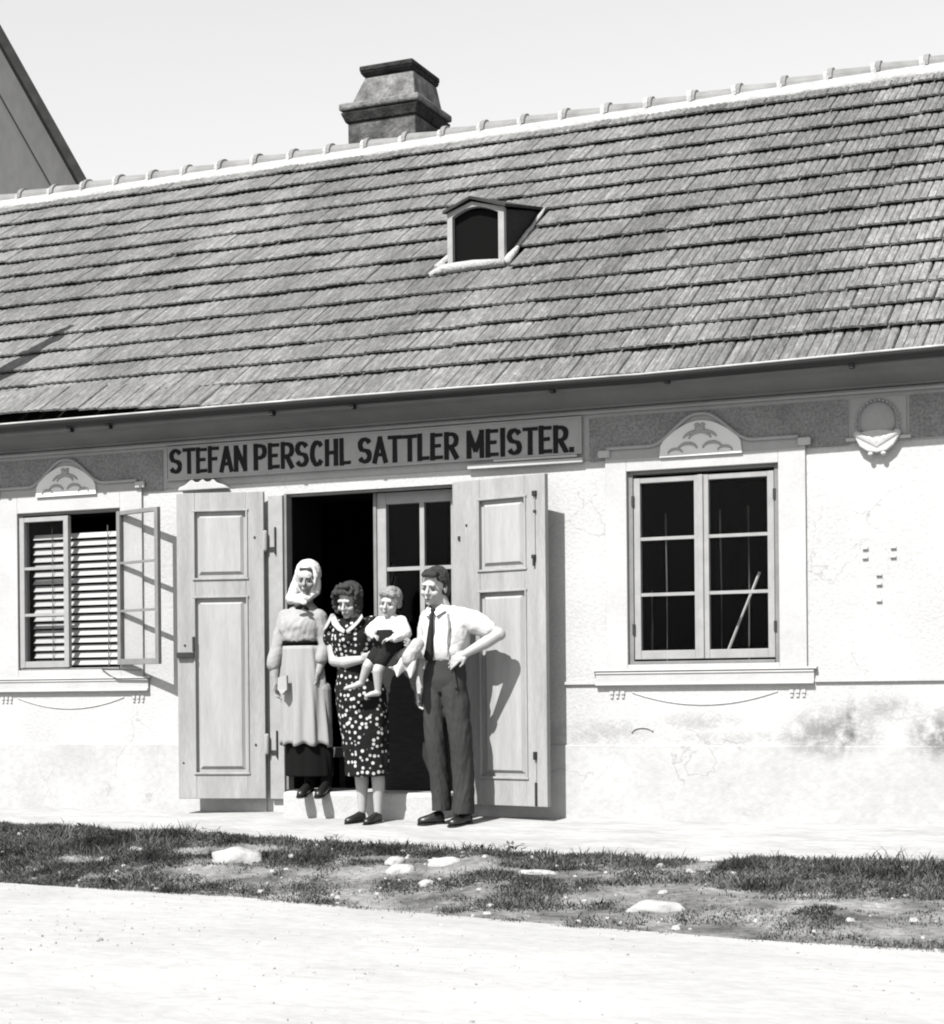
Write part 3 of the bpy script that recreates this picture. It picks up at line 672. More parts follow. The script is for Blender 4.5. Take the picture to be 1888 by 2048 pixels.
# ---- door opening: frame, leaves, inner glazed door, step
g = MB()
g.box(-.81, -.690, -.042, .0, .095, 2.335); DF = g.build('door_frame', 'winw', HOUSE, bevel=.004)
g = MB(); g.box(-.688, -.668, -.02, .06, .166, 2.345); g.box(.682, .700, -.02, .06, .166, 2.345); g.box(-.668, .682, .02, .06, 2.325, 2.3445); g.build('door_stop', 'winp', HOUSE)
def leaf(name, hx, hy, w, ang, z0, z1, pu0, pu1, rows, side, label, extra):
    """door leaf in local u (from the hinge), v = thickness outward; side=-1 opens to the left"""
    X = Vector((side * math.cos(ang), -math.sin(ang), 0)); N = Vector((-side * math.sin(ang) * 1.0, -math.cos(ang), 0))
    if side < 0: N = Vector((math.sin(ang), -math.cos(ang), 0))
    T = Matrix(((X.x, N.x, 0, hx), (X.y, N.y, 0, hy), (0, 0, 1, 0), (0, 0, 0, 1)))
    th = .042; g = MB()
    g.box(0, pu0, 0, th, z0, z1, T=T); g.box(pu1, w, 0, th, z0, z1, T=T)
    zs = [z0] + [z for r in rows for z in r] + [z1]
    for i in range(0, len(zs), 2): g.box(pu0, pu1, .001, th - .001, zs[i], zs[i + 1], T=T)
    D = g.build(name, 'door', HOUSE, bevel=.004); D['label'] = label
    for a, b in rows:
        p = MB(); e = .045
        p.rings([[T @ Vector(q) for q in ((pu0, .010, a), (pu1, .010, a), (pu1, .010, b), (pu0, .010, b))],
                 [T @ Vector(q) for q in ((pu0, .016, a), (pu1, .016, a), (pu1, .016, b), (pu0, .016, b))],
                 [T @ Vector(q) for q in ((pu0 + e * .5, .018, a + e * .5), (pu1 - e * .5, .018, a + e * .5), (pu1 - e * .5, .018, b - e * .5), (pu0 + e * .5, .018, b - e * .5))],
                 [T @ Vector(q) for q in ((pu0 + e, .036, a + e), (pu1 - e, .036, a + e), (pu1 - e, .036, b - e), (pu0 + e, .036, b - e))]])
        p.build('door_panel', 'doorp', D)
        mo = MB()
        for (u0, u1, q0, q1) in ((pu0 - .02, pu1 + .02, b + .0, b + .016), (pu0 - .02, pu1 + .02, a - .016, a)):
            mo.box(u0, u1, th, th + .010, q0, q1, T=T)
        for (u0, u1) in ((pu0 - .014, pu0), (pu1, pu1 + .014)): mo.box(u0, u1, th, th + .009, a, b, T=T)
        mo.build('panel_moulding', 'door', D, bevel=.003)
    for nm, bx, m_ in extra: MB().box(*bx, T=T).build(nm, m_, D, bevel=.002)
    return D
th = .042
leaf('door_leaf', -.835, -.045, .665, R(15), .10, 2.365, .135, .525, [(.295, 1.585), (1.735, 2.225)], -1, 'left door leaf folded open with iron rim lock',
     [('rim_lock', (.532, .664, th, th + .03, 1.145, 1.185), 'iron'), ('lock_bar', (.528, .545, th, th + .022, 1.19, 1.30), 'iron'), ('nail', (.60, .615, th, th + .006, 1.23, 1.245), 'iron'),
      ('nail', (.06, .075, th, th + .006, 2.02, 2.035), 'iron'), ('nail', (.065, .08, th, th + .006, .49, .505), 'iron'), ('nail', (.62, .632, th, th + .006, .36, .372), 'iron')])
leaf('door_leaf', .705, -.030, .785, R(13), .085, 2.350, .235, .615, [(.285, 1.56), (1.72, 2.20)], 1, 'right door leaf folded open with top and bottom bolts',
     [('bolt_catch', (.69, .722, th, th + .02, 2.20, 2.235), 'iron'), ('bolt_rod', (.700, .708, th, th + .010, 1.80, 2.20), 'door'), ('bolt_guide', (.695, .715, th, th + .012, 2.085, 2.105), 'iron'),
      ('bolt_knob', (.685, .712, th, th + .024, 1.775, 1.80), 'iron'), ('bolt_end', (.692, .706, th, th + .02, 1.725, 1.775), 'iron'),
      ('bolt_knob', (.685, .705, th, th + .024, .405, .46), 'iron'), ('bolt_rod', (.692, .700, th, th + .008, .26, .405), 'door'), ('bolt_end', (.688, .704, th, th + .012, .09, .25), 'iron'),
      ('nail', (.05, .068, th, th + .01, 1.935, 1.965), 'iron'), ('nail', (.115, .13, th, th + .006, 2.03, 2.045), 'iron')])
for z in (.50, 2.00):
    g = MB(); g.cap((-.822, -.07, z - .06), .020, (-.822, -.07, z + .06), .020, 10); hg = g.build('hinge', 'winw', DF, smooth=True)
    g = MB(); g.box(-.80, -.745, -.052, -.043, z - .075, z - .045); g.box(-.752, -.742, -.056, -.043, z - .10, z + .10); g.build('hinge_strap', 'iron', DF)
# bottom shadow board behind the left leaf hinge side
# inner half-glazed door, right half closed, slightly back
g = MB(); yi = .11
g.box(.0, .085, yi, yi + .05, .18, 2.33); g.box(.60, .665, yi, yi + .05, .18, 2.33); g.box(.085, .60, yi + .002, yi + .048, 2.24, 2.33); g.box(.085, .60, yi + .002, yi + .048, .94, 1.0)
ID = g.build('glazed_door', 'winw', HOUSE, bevel=.003)
MB().box(-.015, .664, yi - .016, yi - .013, .17, 1.16).build('shade_sheet', 'dwood', ID)  # dark sheet stands in for shade on the lower part of the door
MB().box(.352, .388, yi + .006, yi + .04, 1.0, 2.24).build('glazing_bar', 'winw', ID)
for z in (1.755,):
    for a, b in ((.085, .352), (.388, .60)): MB().box(a, b, yi + .008, yi + .04, z, z + .028).build('glazing_bar', 'winw', ID)
zz = [1.0, 1.755, 2.24]
for i in range(2):
    for a, b in ((.085, .352), (.388, .60)): MB().box(a, b, yi + .022, yi + .026, zz[i] + (.028 if i else 0), zz[i + 1]).build('pane', 'glass', ID)
MB().box(-.012, .012, yi - .012, yi, .18, 2.33).build('cover_strip', 'winp', ID)
g = MB(); g.box(-.6675, -.655, .061, .50, .166, 2.34); g.box(.667, .6795, .061, .50, .166, 2.34); g.box(-.654, .666, .061, .50, 2.324, 2.34); g.build('door_reveal_shade', 'dark', HOUSE)  # near-black sheets paint the doorway reveals as shade
# stone doorstep
g = MB(); g.box(-.60, .66, -.24, .30, -.05, .165); st = g.build('doorstep', 'step', HOUSE, bevel=.025)
# pale bench board just inside the shop
BN = root('bench', (-.85, .62, .10), 'low pale wooden bench just inside the dark doorway behind the old woman', 'bench')
MB().box(-1.3, -.45, .48, .74, .385, .46).build('seat', 'bench', BN, bevel=.005)
for x in (-1.25, -.52): MB().box(x, x + .05, .50, .72, .10, .384).build('leg', 'dwood', BN)
# straps hanging in the dark shop
HS = MB()
for k in range(4):
    x = -.22 + .045 * k; HS.tube([(x + .05 * math.sin(t * 3 + k), .55 + .02 * k, 2.05 - .5 * t - .1 * k) for t in np.linspace(0, 1, 9)], .010, 5)
o = HS.build('harness_straps', 'dwood', smooth=True); tag(o, 'dark leather straps hanging inside the doorway above the women', 'straps')

# ================================================================== ROOF
RT = MB()
def rp(x, s, h=0): return Vector((x, EY + CP * s - SP * h, EZ + SP * s + CP * h))
SR = (RY - EY) / CP
TH = -.03
RT.add([rp(XL - .1, .02, TH), rp(XR + .1, .02, TH), rp(XR + .1, SR, TH), rp(XL - .1, SR, TH),
        (XR + .1, 2 * RY - EY, EZ - .03), (XL - .1, 2 * RY - EY, EZ - .03)], [(0, 1, 2, 3), (3, 2, 4, 5)])
ROOF = RT.build('roof', 'under', HOUSE)
DX0, DX1, DY = .055, .548, 1.309      # dormer footprint
TW = .178; TL = .46
def tile_geo():
    pr = [(-.5, -.010), (-.46, .010), (-.34, .009), (-.20, .003), (-.17, -.006), (-.14, .008), (.0, .011), (.13, .004), (.165, -.006), (.20, .009), (.34, .010), (.46, .005), (.5, -.010)]
    th = .007; v = []; f = []
    for (s, lift) in ((0, 0), (TL, -.0)):
        for px, pz in pr: v.append((px * (TW - .004), s, pz + th))
    n = len(pr)
    for px, pz in pr: v.append((px * (TW - .004), .0, 0.0))
    for j in range(n - 1):
        f.append((j, j + 1, n + j + 1, n + j)); f.append((2 * n + j + 1, j + 1, j, 2 * n + j))
    return v, f
TV, TF = tile_geo()
tme = bpy.data.meshes.new('roof_tile'); tme.from_pydata(TV, [], TF); tme.update(); tme.materials.append(M['tile'])
rows = [-.03, .36, .67, .97, 1.30, 1.64, 2.00, 2.37, 2.75, 3.11, 3.47, 3.81, 4.17, 4.55, 4.93]
cams = Vector(cam.location); fwd = Vector((-math.sin(R(PSI)), math.cos(R(PSI)), 0)); rgt = Vector((math.cos(R(PSI)), math.sin(R(PSI)), 0))
tiles = []
ncol = int((XR - XL + .2) / TW)
for ri, s in enumerate(rows):
    for c in range(ncol + 1):
        x = XL - .1 + (c + .5 * (ri % 2)) * TW + .03 * mn.noise(Vector((ri * 2.3, 0, 0))) + random.uniform(-.003, .003)
        sag = .010 * mn.noise(Vector((x * .6, ri * .35, 0))) + .006 * mn.noise(Vector((x * 3, ri, 5)))
        p = rp(x, s + .18, 0)
        yb = EY + CP * s
        # cut out the dormer
        top_y = 2.16
        if DX0 - .05 < x < DX1 + .05 and DY - .30 < yb < (2.02 if x < .3 else 1.90): continue
        d = p - cams; dep = d.dot(fwd); u = 944 + F * d.dot(rgt) / dep
        if ri == 0: sag += .075 * max(0, min(1, (-.2 - x) / 2.6))
        tiles.append((dep if -60 < u < 1950 else 99, x, s + sag + random.uniform(-.006, .006), random.uniform(-.012, .012), .035 + random.uniform(-.004, .005) + abs(sag), random.uniform(-.004, .004)))
tiles.sort(key=lambda t: t[0])
ROLLR = Matrix(((1, 0, 0, 0), (0, CP, -SP, 0), (0, SP, CP, 0), (0, 0, 0, 1)))
def tile_matrix(x, s, yaw, lift, tilt):
    return Matrix.Translation(rp(x, s, lift)) @ ROLLR @ Matrix.Rotation(yaw, 4, 'Z') @ Matrix.Rotation(-.095 + tilt, 4, 'X')
for i, t in enumerate(tiles[:300]):
    o = bpy.data.objects.new('roof_tile', tme); COL.objects.link(o); o.parent = ROOF; o.matrix_local = tile_matrix(*t[1:])
rest = MB()
for t in tiles[300:]:
    m_ = tile_matrix(*t[1:]); rest.add([m_ @ Vector(v) for v in TV], TF)
me = bpy.data.meshes.new('roof_tile'); me.from_pydata(rest.v, [], rest.f); me.update(); me.materials.append(M['tile'])
o = bpy.data.objects.new('roof_tile', me); COL.objects.link(o); o.parent = ROOF; o['kind'] = 'stuff'
# ridge: mortar bed and ridge tiles
g = MB(); nx = 150; rs = []
for i in range(nx + 1):
    x = XL - .1 + (XR - XL + .2) * i / nx; w_ = hn(x, 1, 3, .02) + hn(x, 2, 9, .012); dz = .012 * mn.noise(Vector((x * .5, 0, 9)))
    rs.append([(x, RY - .178 + w_, RZ - .108 + w_ * .7 + dz), (x, RY - .155, RZ - .055 + dz), (x, RY - .112, RZ + .012 + dz), (x, RY, RZ + .03 + dz), (x, RY + .18, RZ - .03 + dz), (x, RY + .15, RZ - .12 + dz)])
g.rings(rs); g.build('ridge_mortar', 'mortar', ROOF, smooth=True)
def ridge_tile_mesh():
    v = []; f = []; n = 9; rs = [(0, .128, .010), (.045, .130, .010), (.05, .112, .006), (.41, .100, -.004)]
    for (x, r, dz) in rs:
        for j in range(n): a = math.pi * j / (n - 1); v.append((x, -r * math.cos(a), r * math.sin(a) * .95 + dz))
    for i in range(3):
        for j in range(n - 1): f.append((i * n + j, i * n + j + 1, (i + 1) * n + j + 1, (i + 1) * n + j))
    k = len(v); v.append((0, 0, 0)); f.append(tuple(range(n)) )
    me = bpy.data.meshes.new('ridge_tile'); me.from_pydata(v, [], f); me.update(); me.materials.append(M['ridge']); return me
rme = ridge_tile_mesh(); RP = .4065
k0 = int((.103 - (XL)) / RP)
for k in range(-k0, int((XR - .1) / RP) + 1):
    x = .103 + k * RP
    if x + RP > XR + .1: break
    o = bpy.data.objects.new('ridge_tile', rme); COL.objects.link(o); o.parent = ROOF
    o.location = (x, RY + .01, RZ + .005 + .012 * mn.noise(Vector((x * .5, 0, 9))) + random.uniform(-.004, .004)); o.rotation_euler = (0, random.uniform(-.012, .012), random.uniform(-.01, .01))
    mc = MB(); h = random.uniform(.8, 1.1)
    mc.rings([[(x - .050 + .012 * j + .022 * (q < 4) * (4 - q) / 4, RY + .01 - (.118 + .005 * j) * math.cos(math.pi * q / 8), RZ + .124 * h * math.sin(math.pi * q / 8)) for q in range(9)] for j in range(5)])
    mc.build('mortar_collar', 'mortar', ROOF)
# eaves gutter with brackets
pr = []
for a in np.linspace(180, 360, 10): pr.append((-.378 + .050 * math.cos(R(a)), 2.950 + .050 * math.sin(R(a))))
pr2 = [(-.378 + .044 * math.cos(R(a)), 2.950 + .044 * math.sin(R(a))) for a in np.linspace(360, 180, 10)]
def sagz(x): return float(np.interp(x, [-3, 0, 1, 2.2, 4.2], [.004, -.002, -.010, -.022, .0]))
g = MB(); xs_ = np.linspace(XL - .05, XR + .05, 60)
g.rings([[(x, y, z + sagz(x)) for y, z in pr + pr2] for x in xs_]); GUT = g.build('gutter', 'zinc', HOUSE, smooth=True)
g = MB(); g.rings([[(x, -.427 + .0075 * math.cos(a), 2.953 + sagz(x) + .008 * math.sin(a)) for a in np.linspace(0, 2 * math.pi, 7)[:-1]] for x in xs_]); g.build('gutter_bead', 'bead', GUT, smooth=True)
for x in (-6.2, -4.6, -3.25, -2.35, -2.0, -.60, .05, 1.55, 2.35, 3.55, 4.9): MB().box(x, x + .030, -.385, -.335, 2.868, 2.898).build('gutter_bracket', 'iron', GUT)

# ---- dormer
DM = MB(); y0 = DY; zb = 4.165
fz = lambda y: EZ + (y - EY) * math.tan(PITCH)
xl, xr = .055, .540; 
DM.box(xl, xl + .045, y0, y0 + .05, zb, 4.625); DM.box(xr - .050, xr, y0, y0 + .05, zb, 4.625); DM.box(xl + .045, xr - .05, y0 - .004, y0 + .05, zb, 4.215)
n = 14; arch = [(xl + .045 + (xr - xl - .095) * i / n, 4.615 + .062 * math.sin(math.pi * (i / n) ** .95)) for i in range(n + 1)]
DM.poly([(xl, 4.625), (xl, 4.650), (.265, 4.722), (xr, 4.650), (xr, 4.625)] + [p for p in arch[::-1]], y0 + .001, y0 + .05)
DORM = DM.build('dormer', 'winw', HOUSE, bevel=.003)
def rooft(z): return (z - EZ) / math.tan(PITCH) + EY
g = MB()
for x in (xl + .002, xr - .012):
    pts = [(y0 + .05, 4.17), (y0 + .05, 4.64), (rooft(4.815), 4.815)]
    MB().rings([[(x, y, z) for y, z in pts], [(x + .010, y, z) for y, z in pts]]).build('shaded_cheek', 'dwood', DORM)  # dark colour puts the shade into the dormer cheeks
g = MB(); e = .025; zr = 4.735
for xa, xb in ((xl - e, .265), (xr + e, .265)):
    g.add([(xa, y0 - .035, 4.640), (xb, y0 - .035, zr), (xb, rooft(4.93), 4.93), (xa, rooft(4.832), 4.832),
           (xa, y0 - .035, 4.662), (xb, y0 - .035, zr + .022), (xb, rooft(4.93), 4.952), (xa, rooft(4.832), 4.854)],
          [(0, 1, 2, 3), (4, 5, 6, 7), (0, 1, 5, 4), (0, 3, 7, 4), (1, 2, 6, 5), (2, 3, 7, 6)])
g.build('dormer_roof', 'verge', DORM)
g = MB(); g.box(xl + .013, xr - .013, y0 + .051, y0 + .06, 4.1, 4.66); g.build('loft_shade', 'dark', DORM)  # dark board in place of the shade inside the loft
# mortar flashing under and beside the dormer
g = MB()
def blob_strip(pts, r):
    g.tube([(p[0] + hn(p[0], p[1], 9, .01), p[1], p[2] + hn(p[1], p[0], 9, .01)) for p in pts], r, 7)
blob_strip([(-.06, DY - .075, fz(DY - .075) + .035), (.04, DY - .05, fz(DY - .05) + .055), (.3, DY - .04, fz(DY - .04) + .055), (.56, DY - .04, fz(DY - .04) + .055)], [.03, .042, .042, .030])
blob_strip([(-.03, DY + .02, fz(DY) + .05), (.0, DY + .15, fz(DY + .15) + .045), (.0, DY + .4, fz(DY + .4) + .04)], [.045, .03, .01])
blob_strip([(xr + .03, y, fz(y) + .035 + .01) for y in np.linspace(DY - .03, 2.12, 12)], [.036, .034, .03, .02, .022, .02, .016, .018, .014, .02, .018, .012])
g.build('mortar_flashing', 'mortar', DORM, smooth=True)

# ---- chimney
g = MB()
def boxm(mb, x0, x1, y0, y1, z0, z1): mb.box(x0, x1, y0, y1, z0, z1)
CB = MB(); CB.box(-2.283, -1.548, 4.15, 4.86, 5.6, 6.50)
CH = CB.build('chimney', 'chim', HOUSE, bevel=.01)
def frus(mb, a, b):
    (x0, x1, y0, y1, z), (X0, X1, Y0, Y1, Z) = a, b
    mb.rings([[(x0, y0, z), (x1, y0, z), (x1, y1, z), (x0, y1, z)], [(X0, Y0, Z), (X1, Y0, Z), (X1, Y1, Z), (X0, Y1, Z)]])
g = MB(); frus(g, (-2.30, -1.535, 4.13, 4.87, 6.50), (-2.345, -1.50, 4.10, 4.90, 6.60)); g.build('chimney_moulding', 'chimd', CH, bevel=.012)
g = MB(); g.box(-2.36, -1.49, 4.09, 4.91, 6.62, 6.69); g.build('chimney_cornice', 'chimc', CH, bevel=.02)
g = MB(); frus(g, (-2.25, -1.56, 4.16, 4.84, 6.69), (-2.125, -1.60, 4.22, 4.78, 6.955)); g.build('chimney_hood', 'chimc', CH, bevel=.015)
g = MB(); frus(g, (-2.135, -1.595, 4.21, 4.79, 6.955), (-2.165, -1.585, 4.17, 4.82, 7.00)); frus(g, (-2.165, -1.583, 4.17, 4.82, 7.003), (-2.165, -1.585, 4.17, 4.82, 7.055)); g.build('chimney_cap', 'chimd', CH, bevel=.012)

# ================================================================== neighbouring barn behind, left
NB = root('neighbour_barn', (-10.937, 10.616, -.5), 'steep dark edged gable of the taller building behind the roof at far left', 'barn')
NB.rotation_euler.z = R(37)
sl = (8.74 - 10.658) / (.566 + .502)
def ex(z): return -.502 + (z - 10.658) / sl
zt = 14.2; xt = ex(zt); xe = ex(3.4); xL = 2 * xt - xe
def nbuild(g, name, m, **k):
    g.v = [(x, y, z + .5) for x, y, z in g.v]; o = g.build(name, m, **k); o.parent = NB; return o
g = MB(); g.rings([[(xL, 0, -.5), (xe, 0, -.5), (xe, 0, 3.4), (xt, 0, zt), (xL, 0, 3.4)], [(xL, 9, -.5), (xe, 9, -.5), (xe, 9, 3.4), (xt, 9, zt), (xL, 9, 3.4)]])
nbuild(g, 'barn_wall', 'gable')
def para(x0, z0, x1, z1, w, y0, y1, name, m):
    g = MB(); d = Vector((x1 - x0, z1 - z0)).normalized(); nn_ = Vector((-d.y, d.x)) * w
    pts = [(x0, z0), (x1, z1), (x1 + nn_.x, z1 + nn_.y), (x0 + nn_.x, z0 + nn_.y)]
    g.rings([[(x, y0, z) for x, z in pts], [(x, y1, z) for x, z in pts]]); return nbuild(g, name, m)
para(ex(3.0), 3.0, xt, zt, -.13, -.30, 9.2, 'barn_roof', 'verge')
para(2 * xt - ex(3.0), 3.0, xt, zt, .13, -.30, 9.2, 'barn_roof', 'verge')
para(ex(3.0) - .40, 3.0, xt - .40, zt, -.33, -.06, -.002, 'verge_board', 'gable')
para(ex(3.0) - .42, 3.0, xt - .42, zt, -.02, -.050, -.002, 'verge_batten', 'dwood')

# unseen pole added left of the view to cast the shadow on the tiles
PL = MB(); Tt = Vector((-3.33, 1.066, 4.0)); tip = Tt + Vector((-.20, -1.0, 1.225)) * .9
bs = Vector((-3.78, -.32, 2.95)); PL.tube([bs, bs.lerp(tip, .35), bs.lerp(tip, .55), bs.lerp(tip, .7), bs.lerp(tip, .80), bs.lerp(tip, .86), bs.lerp(tip, .93), tip], [.11, .115, .115, .11, .085, .10, .045, .03], 8)
o = PL.build('shadow_pole', 'dwood', smooth=True); tag(o, 'added unseen pole at far left, shaped to cast a shadow on the tiles', 'pole')

# ================================================================== PEOPLE
def xf(c, yaw=0, tilt=0, roll=0, s=1.0):
    return Matrix.Translation(c) @ Matrix.Rotation(yaw, 4, 'Z') @ Matrix.Rotation(tilt, 4, 'X') @ Matrix.Rotation(roll, 4, 'Y') @ Matrix.Scale(s, 4)
def head(mb, T, s, fat=1.0, child=False):
    """skull, jaw, brow, nose, cheeks, lips, ears; local face looks along -y"""
    P = lambda x, y, z: T @ Vector((x, y, z)); rot = T.to_3x3().normalized()
    E_ = lambda c, r: mb.ell(P(*c), [q * s for q in r], rot, 16, 11)
    E_((0, .018, .035), (.077 * fat, .094, .094)); E_((0, -.022, -.030), (.063 * fat, .070, .084))
    E_((0, -.068, -.098), (.026 * fat, .020, .020)); E_((0, -.02, -.075), (.050 * fat, .060, .045))
    mb.cap(P(-.036, -.080, .022), .015 * s, P(.036, -.080, .022), .015 * s, 8)
    mb.cap(P(0, -.088, .010), .008 * s, P(0, -.112, -.032), .0135 * s, 8)
    mb.cap(P(-.011, -.098, -.036), .008 * s, P(.011, -.098, -.036), .008 * s, 8)
    for k in (-1, 1):
        E_((k * .040 * fat, -.066, -.034), (.024, .022, .022)); E_((k * .077 * fat, .012, -.008), (.011, .020, .032))
    mb.cap(P(-.019, -.089, -.064), .0065 * s, P(.019, -.089, -.064), .0065 * s, 8); mb.cap(P(-.016, -.087, -.077), .008 * s, P(.016, -.087, -.077), .008 * s, 8)
def face_parts(rootp, T, s, brow=True, light=False):
    P = lambda x, y, z: T @ Vector((x, y, z)); rot = T.to_3x3().normalized()
    for k in (-1, 1):
        e = MB().ell(P(k * .031, -.0825, -.004), [.0145 * s, .008 * s, .0075 * s], rot, 10, 7).build('eye', 'eye', rootp, smooth=True)
        if brow: MB().cap(P(k * .016, -.094, .017), .004 * s, P(k * .046, -.083, .019), .0035 * s, 6).build('eyebrow', 'hairf' if light else 'hair', rootp, smooth=True)
    MB().ell(P(0, -.0965, -.0705), [.021 * s, .005 * s, .0035 * s], rot, 10, 5).build('mouth', 'lip', rootp, smooth=True)
def hand(mb, wrist, d, n, s=1.0, curl=.35, thumb=1):
    """palm, four fingers and thumb; d = direction of fingers, n = palm normal (curl towards it)"""
    w = Vector(wrist); d = Vector(d).normalized(); n = (Vector(n) - d * Vector(n).dot(d)).normalized(); t = d.cross(n).normalized() * thumb
    m3 = Matrix((t, n, d)).transposed()
    mb.ell(w + d * .045 * s, (.040 * s, .016 * s, .052 * s), m3, 12, 8)
    for i, (o_, L) in enumerate(((.030, .070), (.011, .080), (-.009, .074), (-.028, .058))):
        a = w + d * .080 * s + t * o_ * s; c = curl * (1 + .12 * i)
        b = a + (d * math.cos(c) + n * math.sin(c)) * L * .5 * s + t * o_ * .15 * s
        e = b + (d * math.cos(c * 2.1) + n * math.sin(c * 2.1)) * L * .5 * s
        mb.cap(a, .0095 * s, b, .0088 * s, 8); mb.cap(b, .0088 * s, e, .0075 * s, 8)
    a = w + d * .022 * s + t * .030 * s; b = a + (d * .75 + t * .55 + n * .35).normalized() * .036 * s; e = b + (d * .9 + t * .1 + n * .3).normalized() * .030 * s
    mb.cap(a, .013 * s, b, .010 * s, 8); mb.cap(b, .010 * s, e, .008 * s, 8)
def loft(mb, rs, n=40, fold=0.0, k=9, ph=0.0, zf=None, wr=0.0, sk=1.5):
    """rings (cx, cy, z, rx, ry); fold adds pleats growing downward"""
    out = []; z0 = rs[0][2]; z1 = rs[-1][2]
    for (cx, cy, z, rx, ry) in rs:
        f = fold * (zf(z) if zf else 1); ring = []
        for j in range(n):
            a = 2 * math.pi * j / n
            q = 1 + f * (math.sin(k * a + ph + .6 * math.sin(z * 5)) * .6 + math.sin((k + 4) * a + 1.3 + ph) * .4)
            if wr:
                q += wr * (mn.noise(Vector((math.cos(a) * 1.7 + ph, math.sin(a) * 1.7 + z * sk, z * 11 + math.cos(a) * sk * 2))) + .6 * mn.noise(Vector((math.cos(a) * 4 + ph, math.sin(a) * 4, z * 24 + math.cos(a) * sk * 3))))
            ring.append((cx + rx * q * math.cos(a), cy + ry * q * math.sin(a), z))
        out.append(ring)
    mb.rings(out)
def interp_rings(rs, m=6):
    out = []
    a = np.array(rs, float)
    t = np.arange(len(a)); tt = np.linspace(0, len(a) - 1, (len(a) - 1) * m + 1)
    # smooth interpolation
    res = []
    for q in tt:
        i = min(int(q), len(a) - 2); f = q - i
        p0, p1, p2, p3 = a[max(i - 1, 0)], a[i], a[i + 1], a[min(i + 2, len(a) - 1)]
        res.append(tuple(.5 * ((2 * p1) + (-p0 + p2) * f + (2 * p0 - 5 * p1 + 4 * p2 - p3) * f * f + (-p0 + 3 * p1 - 3 * p2 + p3) * f ** 3)))
    return res
def shoe(rt, heel, toe, m='shoe', w=.038, h=.05, name='shoe', zt=None):
    h_ = Vector(heel); t_ = Vector(toe); g = MB(); d = (t_ - h_)
    q = d.normalized(); sd = q.cross(Vector((0, 0, 1))).normalized()
    rs = []
    for f, ww, hh in ((-.06, .45, .75), (0, .75, 1.15), (.12, .82, 1.35), (.35, .80, 1.25), (.55, 1.0, .95), (.78, 1.05, .75), (.93, .80, .6), (1.02, .35, .4)):
        c = h_ + d * f; ring = []
        for j in range(12):
            a = 2 * math.pi * j / 12; ring.append(c + sd * math.cos(a) * w * ww + Vector((0, 0, max(-.0, math.sin(a)) * h * hh + min(0, math.sin(a)) * .012)))
        rs.append(ring)
    g.rings(rs); o = g.build(name, m, rt, smooth=True)
    so = MB(); rs = []
    for f, ww in ((-.07, .5), (0, .8), (.3, .75), (.55, 1.05), (.8, 1.1), (.97, .75), (1.04, .3)):
        c = h_ + d * f - Vector((0, 0, .012)); rs.append([c + sd * w * ww, c - sd * w * ww, c - sd * w * ww - Vector((0, 0, .012)), c + sd * w * ww - Vector((0, 0, .012))])
    so.rings(rs); so.build('sole', m, o)
    return o

# ---------------- the man
G = lambda x, y: gz(x, y)
MR = root('person', (.82, -.42, G(.82, -.42)), 'man in white shirt and dark tie, hand on hip, beside the right door leaf', 'person', 'family group in front of the open door')
b = MB(); HT = xf((.726, -.460, 1.590), R(-2), R(9), R(5), 1.03); head(b, HT, 1.03, 1.02)
b.cap((.738, -.425, 1.52), .060, (.768, -.405, 1.42), .066)
loft(b, interp_rings([(.78, -.41, .88, .12, .09), (.78, -.41, 1.05, .115, .085), (.785, -.41, 1.25, .14, .095), (.785, -.41, 1.38, .14, .085), (.775, -.41, 1.44, .06, .05)], 3), 24)
# left arm, hand on hip
b.chain([((.925, -.41, 1.385), .052), ((1.165, -.375, 1.265), .042), ((1.175, -.375, 1.258), .041)]); b.chain([((1.172, -.378, 1.262), .042), ((1.09, -.42, 1.205), .043), ((.965, -.50, 1.125), .026)])
hand(b, (.975, -.50, 1.130), (-.85, -.25, -.50), (.1, .9, -.2), .98, .25, 1)
# right arm hanging
b.chain([((.652, -.41, 1.38), .050), ((.628, -.405, 1.12), .041), ((.612, -.435, .93), .036), ((.610, -.445, .875), .026)])
hand(b, (.610, -.445, .875), (-.03, -.10, -1), (.9, -.1, 0), .98, .55, 1)
b.chain([((.705, -.41, .90), .07), ((.725, -.42, .55), .052), ((.735, -.39, .10), .036)]); b.chain([((.85, -.41, .90), .07), ((.90, -.42, .55), .052), ((.905, -.39, .10), .036)])
body = b.build('body', 'skin', MR); remesh(body, .0048, 3)
face_parts(body, HT, 1.03)
h = MB(); P = lambda x, y, z: HT @ Vector((x, y, z)); rot = HT.to_3x3().normalized()
h.ell(P(.006, .035, .062), (.083, .092, .080), rot, 16, 10); h.ell(P(.0, -.045, .100), (.060, .045, .028), rot, 12, 8); h.ell(P(.03, .055, .01), (.058, .055, .065), rot); h.ell(P(.045, .050, -.005), (.050, .062, .082), rot); h.ell(P(.050, .005, .060), (.036, .060, .040), rot)
h.cap(P(.074, .0, .055), .015, P(.077, .006, -.008), .011, 8); h.cap(P(-.074, .0, .055), .014, P(-.077, .008, .0), .009, 8); h.cap(P(-.04, -.075, .088), .016, P(.035, -.072, .092), .022, 8)
remesh(h.build('hair', 'hair', MR), .005, 3, .012, .02)
